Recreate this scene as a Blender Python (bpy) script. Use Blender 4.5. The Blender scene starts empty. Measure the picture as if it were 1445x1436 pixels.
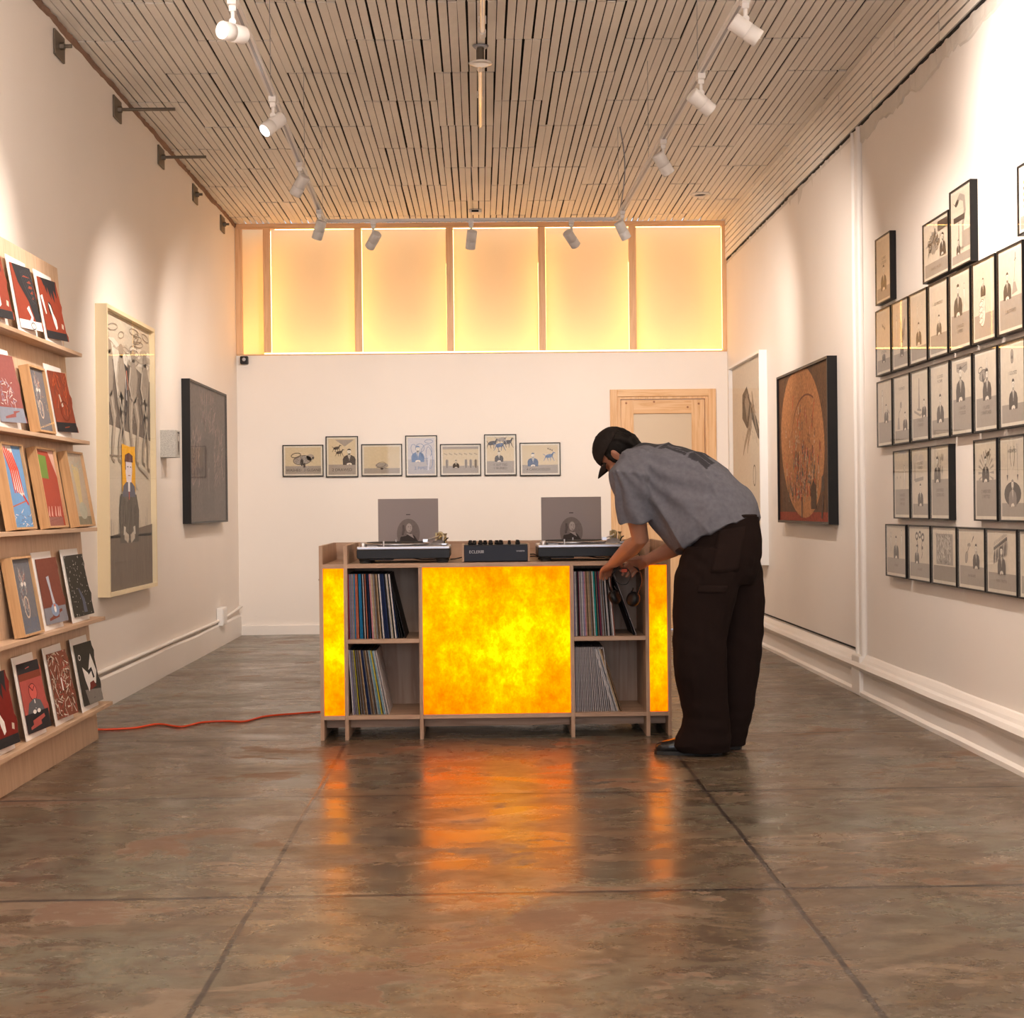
import bpy, bmesh, math, random
from mathutils import Vector, Matrix, Quaternion, noise
R = random.Random(7)
SC = bpy.context.scene
COL = SC.collection
pi = math.pi
def srgb(r, g, b):
    f = lambda c: (c/255/12.92) if c/255 <= .04045 else ((c/255+.055)/1.055)**2.4
    return (f(r), f(g), f(b))

# ------------------------------------------------------------ camera
CAMH = 1.12
FPX = 2100.0
def cam_basis(vx=680, vy=715, roll=.011):
    y = Vector((vx-722.5, 718-vy, -FPX)).normalized()
    z = Vector((-roll, 1, 0)); z = (z - y*z.dot(y)).normalized()
    x = y.cross(z)
    return Matrix((x, y, z))      # rows: world axes in camera coordinates = camera-to-world rotation
cam_data = bpy.data.cameras.new('camera')
cam = bpy.data.objects.new('camera', cam_data)
COL.objects.link(cam)
cam_data.sensor_fit = 'HORIZONTAL'
cam_data.sensor_width = 36
cam_data.lens = 36*FPX/1445
cam_data.clip_start = .05
cam.matrix_world = Matrix.Translation((0, 0, CAMH)) @ cam_basis().to_4x4()
SC.camera = cam

# ------------------------------------------------------------ view, world, large lights
SC.view_settings.view_transform = 'Standard'
SC.view_settings.look = 'None'
SC.view_settings.gamma = 1
SC.view_settings.exposure = 1.15
SC.cycles.use_denoising = True
SC.cycles.max_bounces = 8
SC.cycles.diffuse_bounces = 5
SC.cycles.caustics_reflective = False
SC.cycles.caustics_refractive = False
SC.cycles.sample_clamp_indirect = 6
world = bpy.data.worlds.new('world')
SC.world = world
world.use_nodes = True
world.node_tree.nodes['Background'].inputs[0].default_value = (.75, .85, 1, 1)
world.node_tree.nodes['Background'].inputs[1].default_value = .6
DAY_W = 38          # daylight through the shop window behind the camera
SPOT_W = 54
LED_E = 7.6           # LED strips of the lit clerestory
PANEL_E = 1.15        # counter light panels
GENERAL_W = 42       # added overhead fill light, stands for no fitting in the room
def area(name, loc, rot, sx, sy, w, col):
    l = bpy.data.lights.new(name, 'AREA'); l.shape = 'RECTANGLE'; l.size = sx; l.size_y = sy
    l.energy = w; l.color = col
    o = bpy.data.objects.new(name, l); COL.objects.link(o); o.location = loc; o.rotation_euler = rot
    return o
area('window_daylight', (0, -2.35, 1.7), (math.radians(90), 0, 0), 3.6, 2.2, DAY_W, (.93, .93, 1.0))
area('overhead_fill', (0, 2.6, 3.2), (0, 0, 0), 2.6, 4.5, GENERAL_W, (1.0, .80, .62))  # soft fill added to brighten the room; no lamp hangs here

# ------------------------------------------------------------ materials
def newmat(name):
    m = bpy.data.materials.new(name); m.use_nodes = True
    n = m.node_tree.nodes; n.clear()
    out = n.new('ShaderNodeOutputMaterial'); b = n.new('ShaderNodeBsdfPrincipled')
    m.node_tree.links.new(b.outputs[0], out.inputs[0])
    return m, n, m.node_tree.links, b, out
def N(n, t, **k):
    x = n.new('ShaderNode'+t)
    for a, v in k.items(): setattr(x, a, v)
    return x
def plain(name, col, rough=.5, metal=0, spec=.5, coat=0):
    m, n, L, b, o = newmat(name)
    b.inputs['Base Color'].default_value = (*col, 1); b.inputs['Roughness'].default_value = rough
    b.inputs['Metallic'].default_value = metal; b.inputs['Specular IOR Level'].default_value = spec
    b.inputs['Coat Weight'].default_value = coat
    # slight tooth so that nothing is a dead flat colour
    tc = N(n, 'TexCoord'); nz = N(n, 'TexNoise'); nz.inputs['Scale'].default_value = 60
    bp = N(n, 'Bump'); bp.inputs['Strength'].default_value = .04; bp.inputs['Distance'].default_value = .002
    L.new(tc.outputs['Object'], nz.inputs['Vector']); L.new(nz.outputs[0], bp.inputs['Height']); L.new(bp.outputs[0], b.inputs['Normal'])
    return m
def ramp(n, stops):
    r = N(n, 'ValToRGB'); e = r.color_ramp.elements
    while len(e) > 1: e.remove(e[-1])
    e[0].position = stops[0][0]; e[0].color = (*stops[0][1], 1)
    for p, c in stops[1:]:
        x = e.new(p); x.color = (*c, 1)
    return r
def wood(name, c1, c2, axis='x', scale=1.0, rough=.5):
    """grain running along AXIS in object space"""
    m, n, L, b, o = newmat(name)
    tc = N(n, 'TexCoord'); mp = N(n, 'Mapping')
    s = {'x': (1.2, 22, 22), 'y': (22, 1.2, 22), 'z': (22, 22, 1.2)}[axis]
    mp.inputs['Scale'].default_value = [v*scale for v in s]
    L.new(tc.outputs['Object'], mp.inputs[0])
    nz = N(n, 'TexNoise'); nz.inputs['Scale'].default_value = 1.6; nz.inputs['Detail'].default_value = 6; nz.inputs['Distortion'].default_value = 1.2
    L.new(mp.outputs[0], nz.inputs['Vector'])
    r = ramp(n, [(.3, c1), (.5, tuple(.6*a+.4*d for a, d in zip(c1, c2))), (.62, c2), (.7, c1)])
    L.new(nz.outputs[0], r.inputs[0]); L.new(r.outputs[0], b.inputs['Base Color'])
    b.inputs['Roughness'].default_value = rough
    bp = N(n, 'Bump'); bp.inputs['Strength'].default_value = .12; bp.inputs['Distance'].default_value = .003
    L.new(nz.outputs[0], bp.inputs['Height']); L.new(bp.outputs[0], b.inputs['Normal'])
    return m
def plaster(name, col, amt=.04, bump=.12, rough=.6):
    m, n, L, b, o = newmat(name)
    g = N(n, 'NewGeometry')
    a = N(n, 'TexNoise'); a.inputs['Scale'].default_value = 1.3; a.inputs['Detail'].default_value = 5
    L.new(g.outputs['Position'], a.inputs['Vector'])
    r = ramp(n, [(.3, tuple(c*(1-amt) for c in col)), (.7, col)])
    L.new(a.outputs[0], r.inputs[0]); L.new(r.outputs[0], b.inputs['Base Color'])
    c = N(n, 'TexNoise'); c.inputs['Scale'].default_value = 9; c.inputs['Detail'].default_value = 8
    L.new(g.outputs['Position'], c.inputs['Vector'])
    bp = N(n, 'Bump'); bp.inputs['Strength'].default_value = bump; bp.inputs['Distance'].default_value = .01
    L.new(c.outputs[0], bp.inputs['Height']); L.new(bp.outputs[0], b.inputs['Normal'])
    b.inputs['Roughness'].default_value = rough
    return m
def attrmat(name, rough=.6, grain=.0, coat=0, spec=.12):
    m, n, L, b, o = newmat(name)
    at = N(n, 'Attribute'); at.attribute_name = 'Col'
    tc = N(n, 'TexCoord'); nz = N(n, 'TexNoise'); nz.inputs['Scale'].default_value = 55; nz.inputs['Detail'].default_value = 6
    L.new(tc.outputs['Object'], nz.inputs['Vector'])
    mr = N(n, 'MapRange'); mr.inputs[1].default_value = .3; mr.inputs[2].default_value = .7
    mr.inputs[3].default_value = 1-grain; mr.inputs[4].default_value = 1+grain
    L.new(nz.outputs[0], mr.inputs[0])
    mx = N(n, 'VectorMath', operation='SCALE'); L.new(at.outputs['Color'], mx.inputs[0]); L.new(mr.outputs[0], mx.inputs['Scale'])
    L.new(mx.outputs[0], b.inputs['Base Color']); b.inputs['Specular IOR Level'].default_value = spec
    b.inputs['Roughness'].default_value = rough; b.inputs['Coat Weight'].default_value = coat
    return m
def glassmat(name, ior=1.48):
    m = bpy.data.materials.new(name); m.use_nodes = True
    n = m.node_tree.nodes; n.clear(); L = m.node_tree.links
    o = N(n, 'OutputMaterial'); mx = N(n, 'MixShader'); t = N(n, 'BsdfTransparent'); g = N(n, 'BsdfGlossy')
    g.inputs['Roughness'].default_value = .02; fr = N(n, 'Fresnel'); gm = N(n, 'NewGeometry'); mr = N(n, 'MapRange'); mr.inputs[3].default_value = ior; mr.inputs[4].default_value = 1/ior; L.new(gm.outputs['Backfacing'], mr.inputs[0]); L.new(mr.outputs[0], fr.inputs[0])
    L.new(fr.outputs[0], mx.inputs[0]); L.new(t.outputs[0], mx.inputs[1]); L.new(g.outputs[0], mx.inputs[2]); L.new(mx.outputs[0], o.inputs[0])
    return m
def emis(name, col, e):
    m = bpy.data.materials.new(name); m.use_nodes = True
    n = m.node_tree.nodes; n.clear(); L = m.node_tree.links
    o = N(n, 'OutputMaterial'); s = N(n, 'Emission'); s.inputs[0].default_value = (*col, 1); s.inputs[1].default_value = e
    L.new(s.outputs[0], o.inputs[0]); return m

M_WALL = plaster('wall_paint', (.83, .77, .712))
M_TRIMW = plaster('trim_paint', (.82, .775, .73), .05, .2, .45)
M_ROUGHP = plaster('rough_plaster', (.76, .70, .63), .25, 1.0, .8)
M_CRUMB = plaster('crumbling_plaster', (.34, .20, .13), .5, 1.0, .9)
M_DARKGAP = plain('dark_gap', (.012, .009, .007), .9)
M_WMETAL = plain('white_enamel', (.78, .76, .74), .35)
M_STEEL = plain('aged_steel', (.16, .13, .10), .45, .7)
M_STUD = wood('stud_wood', (.78, .50, .28), (.66, .38, .19), 'z')
M_STUDX = wood('stud_wood_long', (.78, .50, .28), (.66, .38, .19), 'x')
M_PINE = wood('pine', (.78, .52, .29), (.64, .36, .16), 'z', .8)
M_PINEX = wood('pine_cross', (.78, .52, .29), (.64, .36, .16), 'x', .8)
M_PLY = wood('fir_plywood', (.56, .385, .27), (.41, .26, .17), 'x', .7)
M_PLYZ = wood('fir_plywood_upright', (.56, .385, .27), (.41, .26, .17), 'z', .7)
M_PLYB = wood('fir_plywood_back', (.50, .36, .26), (.36, .22, .15), 'z', .35)
M_BIRCH = wood('pale_plywood', (.64, .46, .32), (.53, .355, .23), 'z', .9)
M_BIRCHY = wood('pale_plywood_shelf', (.64, .45, .31), (.50, .33, .21), 'y', .9)
M_OAKF = wood('frame_wood', (.62, .38, .19), (.48, .27, .12), 'z', 1.5)
M_BLACKF = plain('black_frame', (.010, .009, .009), .4, 0, .25)
M_CREAMF = plain('cream_frame', (.80, .665, .43), .5)
M_GLASS = glassmat('picture_glass', 1.40)
M_GLASSQ = glassmat('low_reflection_glass', 1.06)
M_INK = attrmat('print_ink', .75, .05)
M_CANVAS = attrmat('painted_canvas', .55, .28)
M_BLACK = plain('black_plastic', (.008, .008, .009), .4, 0, .3)
M_BLACKR = plain('black_rubber', (.015, .015, .015), .6)
M_SILVER = plain('brushed_aluminium', (.62, .62, .65), .3, .9)
M_GREYM = plain('grey_metal', (.35, .35, .38), .35, .6)
M_BRASS = plain('aged_brass', (.40, .30, .15), .35, .8)
M_CARD = plain('white_board', (.82, .80, .78), .6)
M_ORANGE = plain('orange_cord', (.75, .07, .015), .45)
M_REC = attrmat('sleeve_card', .5, .15)

# ------------------------------------------------------------ mesh helpers
class MB:
    def __init__(s): s.v = []; s.f = []; s.m = []; s.sm = []; s.c = []
    def face(s, pts, m=0, smooth=False, col=None):
        i = len(s.v); s.v += [Vector(p) for p in pts]; s.f.append(list(range(i, i+len(pts)))); s.m.append(m); s.sm.append(smooth); s.c.append(col)
    def mesh(s, V, F, m=0, smooth=False, col=None):
        i = len(s.v); s.v += [Vector(p) for p in V]
        for f in F: s.f.append([i+k for k in f]); s.m.append(m); s.sm.append(smooth); s.c.append(col)
    def box(s, x0, x1, y0, y1, z0, z1, m=0, col=None):
        V = [(x0, y0, z0), (x1, y0, z0), (x1, y1, z0), (x0, y1, z0), (x0, y0, z1), (x1, y0, z1), (x1, y1, z1), (x0, y1, z1)]
        s.mesh(V, [(0, 3, 2, 1), (4, 5, 6, 7), (0, 1, 5, 4), (1, 2, 6, 5), (2, 3, 7, 6), (3, 0, 4, 7)], m, False, col)
        return s
    def obox(s, c, ax, ay, az, m=0, col=None):
        c = Vector(c); ax = Vector(ax); ay = Vector(ay); az = Vector(az)
        V = [c+a*ax+b*ay+d*az for d in (-1, 1) for a, b in ((-1, -1), (1, -1), (1, 1), (-1, 1))]
        s.mesh(V, [(0, 3, 2, 1), (4, 5, 6, 7), (0, 1, 5, 4), (1, 2, 6, 5), (2, 3, 7, 6), (3, 0, 4, 7)], m, False, col)
        return s
    def rings(s, rs, cap=True, m=0, smooth=True, col=None, closed=False):
        n = len(rs[0]); V = [p for r in rs for p in r]; F = []
        K = len(rs) if closed else len(rs)-1
        for i in range(K):
            for j in range(n):
                a = i*n+j; b = i*n+(j+1) % n; c = ((i+1) % len(rs))*n
                F.append((a, b, c+(j+1) % n, c+j))
        s.mesh(V, F, m, smooth, col)
        if cap and not closed:
            s.face(list(reversed(rs[0])), m, False, col); s.face(rs[-1], m, False, col)
        return s
    def cyl(s, p0, p1, r0, r1=None, n=20, m=0, smooth=True, col=None, cap=True):
        r1 = r0 if r1 is None else r1
        p0 = Vector(p0); p1 = Vector(p1); d = (p1-p0).normalized()
        u = d.orthogonal().normalized(); w = d.cross(u)
        s.rings([[p+u*math.cos(2*pi*k/n)*r+w*math.sin(2*pi*k/n)*r for k in range(n)] for p, r in ((p0, r0), (p1, r1))], cap, m, smooth, col)
        return s
    def lathe(s, p0, axis, prof, n=24, m=0, smooth=True, col=None):
        p0 = Vector(p0); d = Vector(axis).normalized(); u = d.orthogonal().normalized(); w = d.cross(u)
        s.rings([[p0+d*h+u*math.cos(2*pi*k/n)*r+w*math.sin(2*pi*k/n)*r for k in range(n)] for h, r in prof], True, m, smooth, col)
        return s
    def tube(s, pts, r, n=8, m=0, col=None, closed=False):
        pts = [Vector(p) for p in pts]; rs = []; u = None; K = len(pts)
        rr = r if isinstance(r, (list, tuple)) else [r]*K
        for i, p in enumerate(pts):
            if closed: d = pts[(i+1) % K]-pts[i-1]
            else: d = pts[min(i+1, K-1)]-pts[max(i-1, 0)]
            d.normalize()
            u = d.orthogonal() if u is None else (u-d*u.dot(d))
            u.normalize(); w = d.cross(u)
            rs.append([p+u*math.cos(2*pi*k/n)*rr[i]+w*math.sin(2*pi*k/n)*rr[i] for k in range(n)])
        s.rings(rs, True, m, True, col, closed); return s
    def ball(s, c, rx, ry=None, rz=None, m=0, n=16, col=None, rot=None):
        ry = rx if ry is None else ry; rz = rx if rz is None else rz; c = Vector(c)
        rs = []
        for i in range(1, n):
            t = pi*i/n; ring = []
            for k in range(2*n):
                a = 2*pi*k/(2*n); p = Vector((rx*math.sin(t)*math.cos(a), ry*math.sin(t)*math.sin(a), -rz*math.cos(t)))
                ring.append(c+(rot @ p if rot else p))
            rs.append(ring)
        s.rings(rs, True, m, True, col); return s
    def data(s, name, mats, origin=(0, 0, 0)):
        me = bpy.data.meshes.new(name); o = Vector(origin)
        me.from_pydata([tuple(v-o) for v in s.v], [], s.f)
        for x in (mats if isinstance(mats, (list, tuple)) else [mats]): me.materials.append(x)
        for p, mi, sm in zip(me.polygons, s.m, s.sm): p.material_index = mi; p.use_smooth = sm
        if any(c is not None for c in s.c):
            ca = me.color_attributes.new('Col', 'FLOAT_COLOR', 'CORNER')
            buf = []
            for p, c in zip(me.polygons, s.c): buf += list((c or (.5, .5, .5)))[:3]*0 + [x for _ in range(p.loop_total) for x in (*(c or (.5, .5, .5)), 1.0)]
            ca.data.foreach_set('color', buf)
        me.update(); return me
    def build(s, name, mats, parent=None, loc=(0, 0, 0), rot=(0, 0, 0), origin=(0, 0, 0), bevel=0):
        return link(name, s.data(name, mats, origin), parent, loc, rot, bevel)
def link(name, me, parent=None, loc=(0, 0, 0), rot=(0, 0, 0), bevel=0):
    o = bpy.data.objects.new(name, me); COL.objects.link(o); o.location = loc; o.rotation_euler = rot; o.parent = parent
    if bevel:
        b = o.modifiers.new('bevel', 'BEVEL'); b.width = bevel; b.segments = 2; b.limit_method = 'ANGLE'; b.angle_limit = .6
    return o
def thing(name, label, cat, loc=(0, 0, 0), rot=(0, 0, 0), group=None):
    o = bpy.data.objects.new(name, None); COL.objects.link(o); o.location = loc; o.rotation_euler = rot
    o.empty_display_size = .1
    return tag(o, label, cat, group)
def tag(o, label, cat, group=None, kind=None):
    o['label'] = label; o['category'] = cat
    if group: o['group'] = group
    if kind: o['kind'] = kind
    return o
def struct(o): o['kind'] = 'structure'; return o
# ------------------------------------------------------------ the room
XL, XR, YB, YF, ZC = -2.17, 2.225, 13.3, -2.5, 3.66
ZT = 2.50                       # sill of the lit clerestory
def floor_mat():
    m, n, L, b, o = newmat('worn_concrete')
    g = N(n, 'NewGeometry'); sep = N(n, 'SeparateXYZ'); L.new(g.outputs['Position'], sep.inputs[0])
    def tex(scale, st, det=8, dis=.0, rgh=.6):
        mp = N(n, 'Mapping'); mp.inputs['Scale'].default_value = st; L.new(g.outputs['Position'], mp.inputs[0])
        t = N(n, 'TexNoise'); t.inputs['Scale'].default_value = scale; t.inputs['Detail'].default_value = det
        t.inputs['Distortion'].default_value = dis; t.inputs['Roughness'].default_value = rgh
        L.new(mp.outputs[0], t.inputs['Vector']); return t.outputs[0]
    def mix(f, a, c, typ='MIX'):
        x = N(n, 'Mix', data_type='RGBA', blend_type=typ); 
        L.new(f, x.inputs[0]) if not isinstance(f, float) else setattr(x.inputs[0], 'default_value', f)
        for s, v in ((6, a), (7, c)):
            if isinstance(v, tuple): x.inputs[s].default_value = (*v, 1)
            else: L.new(v, x.inputs[s])
        return x.outputs[2]
    def thr(v, lo, hi, a=0., c=1.):
        r = N(n, 'MapRange'); r.inputs[1].default_value = lo; r.inputs[2].default_value = hi; r.inputs[3].default_value = a; r.inputs[4].default_value = c
        L.new(v, r.inputs[0]); return r.outputs[0]
    def math_(op, a, c):
        x = N(n, 'Math', operation=op)
        for i, v in enumerate((a, c)):
            if isinstance(v, (int, float)): x.inputs[i].default_value = v
            else: L.new(v, x.inputs[i])
        return x.outputs[0]
    big = tex(.9, (.9, 1, 1), 4)
    base = mix(thr(big, .38, .62), (.128, .094, .062), (.172, .132, .088))
    green = tex(1.1, (.6, 1.0, 1), 6, .4)
    base = mix(thr(green, .46, .60, 0, .8), base, (.142, .146, .112))
    fine = tex(9, (.9, 1.3, 1), 10, .3, .72)
    base = mix(thr(fine, .44, .60, 0, .8), base, (.075, .050, .035))
    pale = tex(2.4, (.7, 1.2, 1), 10, 1.2, .68)
    base = mix(thr(pale, .57, .61, 0, .45), base, (.30, .22, .155))
    near = thr(sep.outputs[1], 5.4, 3.6)                      # the coating has peeled most by the shop window
    rust = tex(1.7, (.85, 1.15, 1), 12, .35, .70)
    rm = math_('ADD', rust, math_('MULTIPLY', near, .035))
    base = mix(thr(rm, .588, .598, 0, .55), base, (.30, .22, .155))
    base = mix(thr(rm, .602, .610, 0, .75), base, (.150, .078, .048))
    sp = tex(13, (.7, 1.4, 1), 9, .3, .78)
    base = mix(thr(sp, .58, .62, 0, .75), base, (.13, .062, .036))
    sp2 = tex(23, (.4, 1.6, 1), 5, .5, .7)
    base = mix(thr(sp2, .69, .72, 0, .6), base, (.42, .32, .24))
    # sawn joints
    line = None
    wob = math_('MULTIPLY', math_('SUBTRACT', tex(2.5, (1, 1, 1), 3), .5), .018)
    for ax, vals in ((0, (-2.18, -.66, .865)), (1, (1.35, 2.83, 4.31, 5.80, 7.24, 8.68, 10.14, 11.6))):
        for v in vals:
            d = math_('ABSOLUTE', math_('ADD', math_('SUBTRACT', sep.outputs[ax], v), wob), 0)
            k = thr(d, .009 if ax else .005, .014 if ax else .010, 1, 0)
            line = k if line is None else math_('MAXIMUM', line, k)
    lm = math_('MULTIPLY', line, .95)
    base = mix(lm, base, (.035, .028, .027))
    L.new(base, b.inputs['Base Color'])
    rr = thr(tex(3.2, (.7, 1.2, 1), 9, .4, .7), .36, .64, .17, .40)
    rr = math_('ADD', rr, math_('MULTIPLY', thr(rm, .575, .60), .18))
    L.new(rr, b.inputs['Roughness'])
    b.inputs['Specular IOR Level'].default_value = .55
    hgt = math_('SUBTRACT', math_('ADD', math_('MULTIPLY', fine, .25), math_('MULTIPLY', tex(2.2, (.9, 1.2, 1), 3), .5)), math_('MULTIPLY', line, 1.2))
    bp = N(n, 'Bump'); bp.inputs['Strength'].default_value = .16; bp.inputs['Distance'].default_value = .004
    L.new(hgt, bp.inputs['Height']); L.new(bp.outputs[0], b.inputs['Normal'])
    return m
M_FLOOR = floor_mat()
struct(MB().box(XL-.2, XR+.2, YF-.2, YB+.4, -.12, 0).build('floor', M_FLOOR))
# side walls
struct(MB().box(XL-.2, XL, YF-.2, YB+.4, 0, ZC+.2).build('wall_left', M_WALL))
w = MB(); w.box(XR, XR+.2, YF-.2, YB+.4, 0, ZC+.2)
w.box(XR-.012, XR, 8.76, YB, .262, 3.27)                      # the panelled far half, its bottom edge stands proud of the skirting
struct(w.build('wall_right', M_WALL))
# wall behind the camera with the shop window
w = MB(); w.box(XL, XR, YF-.15, YF, 0, .5); w.box(XL, XR, YF-.15, YF, 2.95, ZC+.1)
w.box(XL, -1.95, YF-.15, YF, .5, 2.95); w.box(1.95, XR, YF-.15, YF, .5, 2.95)
struct(w.build('wall_front', M_WALL))
w = MB()
for x in (-1.95, -.05, 1.85): w.box(x, x+.1, YF-.1, YF-.04, .5, 2.95)
for z in (.5, 2.2, 2.87): w.box(-1.95, 1.95, YF-.1, YF-.04, z, z+.08)
win = struct(w.build('window_1', M_BLACK))
MB().box(-1.9, 1.9, YF-.075, YF-.07, .55, 2.9).build('window_pane', M_GLASS, win)
# back wall: lower part with door opening
DX0, DX1, DZ = 1.23, 2.03, 2.085
w = MB(); w.box(XL, DX0, YB, YB+.12, 0, ZT); w.box(DX1, XR, YB, YB+.12, 0, ZT); w.box(DX0, DX1, YB, YB+.12, DZ, ZT)
w.box(XL, XR, YB+.12, YB+.2, ZT-.02, ZT)                          # plasterboard at the back of the clerestory bays
struct(w.build('wall_back', M_WALL))
struct(MB().box(XL, XR, YB+.20, YB+.23, ZT-.02, ZC).build('wall_recess', plaster('muslin_lining', (.84, .68, .44), .05, .1)))
# clerestory studs and rails, LED strips clipped behind them
S = 13.3/2100
studs = [(x-680+(715-410)*.011)*S for x in (378, 506, 635, 765, 893)]
w = MB()
for x in studs: w.box(x-.032, x+.032, YB-.012, YB+.022, ZT+.011, ZC-.03, 0)
w.box(XL, XL+.06, YB-.012, YB+.022, ZT, ZC, 0); w.box(XR-.05, XR, YB-.012, YB+.022, ZT, ZC, 0)
w.box(XL, XR, YB-.014, YB+.022, ZC-.045, ZC, 1)
w.box(XL, XR, YB-.004, YB+.0, ZT-.012, ZT, 1)
struct(w.build('trim_1', [M_STUD, M_STUDX], bevel=.002))
M_LED = emis('led_strip', (1.0, .51, .13), LED_E)
led = MB()
xs = [XL+.045]+studs+[XR-.04]
for i, x in enumerate(xs):
    if i in (0,): led.box(x-.004, x+.006, YB+.026, YB+.034, ZT+.02, ZT+.35)
    elif i == len(xs)-1: led.box(x-.01, x+.0, YB+.026, YB+.034, ZT+.02, ZC-.06)
    else:
        led.box(x+.024, x+.0345, YB+.023, YB+.030, ZT+.012, ZC-.06)
        led.box(x-.0335, x-.026, YB+.023, YB+.028, ZT+.012, ZT+.80)
led.box(XL+.25, XR-.06, YB+.004, YB+.020, ZT+.001, ZT+.011)
led.box(XL+.35, XR-.06, YB+.024, YB+.029, ZC-.049, ZC-.044)
struct(led.build('trim_2', M_LED))
# ceiling of bare wooden laths, four-foot lengths in staggered bundles, dark void above
M_LATH = plaster('whitewashed_lath', (.92, .86, .78), .12, .5, .7)
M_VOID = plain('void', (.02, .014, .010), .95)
w = MB()
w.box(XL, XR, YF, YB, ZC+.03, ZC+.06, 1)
pitch = .0505; nl = int((XR-XL)/pitch); bundle = 0; left = 0; off = 0
rr = random.Random(3)
for i in range(nl+1):
    if left == 0: left = rr.choice((6, 7, 8, 8, 9)); off = .61-off if bundle else 0.; bundle = 1
    left -= 1
    x = XL+pitch*(i+.5)
    y = YB-.32-off-1.22*13
    while y < YB:
        y0 = max(y, YF); y1 = min(y+1.22, YB)
        if y1-y0 > .05 :
            g0 = .007+rr.random()*.007; d0 = rr.uniform(-.0035, .0035); d1 = rr.uniform(-.0035, .0035)
            hw = .0209+rr.uniform(-.0012, .0015); zz = rr.uniform(-.0015, .002)
            a = [(x-hw+d0, y0+g0), (x+hw+d0, y0+g0), (x+hw+d1, y1-g0), (x-hw+d1, y1-g0)]
            V = [(p[0], p[1], ZC+zz) for p in a]+[(p[0], p[1], ZC+zz+.009) for p in a]
            w.mesh(V, [(0, 3, 2, 1), (4, 5, 6, 7), (0, 1, 5, 4), (1, 2, 6, 5), (2, 3, 7, 6), (3, 0, 4, 7)], 0)
        y += 1.22
struct(w.build('ceiling', [M_LATH, M_VOID]))
# lath band down the top of the right wall, with torn plaster under it
w = MB()
w.box(XR-.012, XR, YF, YB, 3.30, ZC, 1)
zc = 3.315; row = 0
while zc < ZC-.02:
    y = YB-1.22*13-(.61 if (row//3) % 2 else .15)
    while y < YB:
        y0 = max(y, YF); y1 = min(y+1.22, YB)
        if y1-y0 > .05:
            g0 = rr.uniform(.003, .008); d = rr.uniform(-.003, .003); h = .0205
            w.obox((XR-.018, (y0+y1)/2, zc+.02), (.005, 0, 0), (0, (y1-y0)/2-g0, d), (0, 0, h), 0)
        y += 1.22
    zc += .0505; row += 1
struct(w.build('trim_3', [M_LATH, M_VOID]))
def rag(name, x, z, side, mat, h, seed, y0=YF, y1=YB, step=.05, thick=.012):
    r = random.Random(seed); w = MB(); y = y0; prev = None
    while y < y1:
        hh = h*(.55+.9*abs(noise.noise(Vector((y*1.7, seed, 0))))+.25*r.random()); t = thick*(.5+r.random())
        cur = [(x, y, z), (x+side*t, y, z-.004), (x+side*t*.8, y, z-hh), (x, y, z-hh-.01)]
        if prev: w.mesh(prev+cur, [(0, 1, 5, 4), (1, 2, 6, 5), (2, 3, 7, 6)], 0, False)
        prev = cur; y += step*(.5+r.random())
    return struct(w.build(name, mat))
rag('trim_4', XL, ZC, 1, M_CRUMB, .028, 2)
rag('trim_5', XR, 3.305, -1, M_ROUGHP, .10, 5, thick=.010)
rag('trim_6', XR-.010, 3.312, -1, M_DARKGAP, .006, 9, thick=.006)
# skirtings
def extr(name, prof, y0, y1, mat, seg=1, wob=0, seed=1):
    w = MB(); rs = []
    for k in range(seg+1):
        y = y0+(y1-y0)*k/seg
        rs.append([(px+wob*noise.noise(Vector((y*2.1, i*.2, seed))), y, max(0, pz+wob*noise.noise(Vector((y*1.3, 7+i*.15, seed)))*(0 if pz < .005 else 1))) for i, (px, pz) in enumerate(prof)])
    w.rings(rs, True, 0, False); return struct(w.build(name, mat))
extr('baseboard_left', [(XL, 0), (XL+.022, 0), (XL+.020, .17), (XL+.012, .185), (XL, .19)], YF, YB, M_TRIMW, 60, .006)
extr('baseboard_right', [(XR+.0, 0), (XR-.045, 0), (XR-.045, .022), (XR-.026, .034), (XR-.024, .12), (XR-.030, .135), (XR-.052, .150), (XR-.060, .170), (XR-.050, .192), (XR-.030, .200), (XR-.024, .215), (XR-.010, .235), (XR, .24)], YF, YB, M_TRIMW, 80, .006, 4)
w = MB(); w.box(XL+.02, DX0-.09, YB-.018, YB, 0, .085); struct(w.build('baseboard_back', M_TRIMW, bevel=.002))
# dark slit under the far right panel
struct(MB().box(XR-.010, XR+.0, 8.8, YB, .250, .262).build('trim_7', M_DARKGAP))
# painted vertical conduits on the right wall
w = MB()
for y, r_ in ((8.74, .016), (8.60, .020)):
    w.tube([(XR-.012+.002*noise.noise(Vector((z*2, y, 0))), y+.006*noise.noise(Vector((z, y, 3))), z) for z in [.2+k*.155 for k in range(21)]], r_, 10)
w.box(XR-.012, XR, 8.60, 8.74, .2, 3.3)
struct(w.build('trim_8', M_TRIMW))
w = MB().box(XR-.050, XR+.0, 8.58, 8.76, .0, .23); struct(w.build('trim_9', M_TRIMW, bevel=.006))

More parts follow.
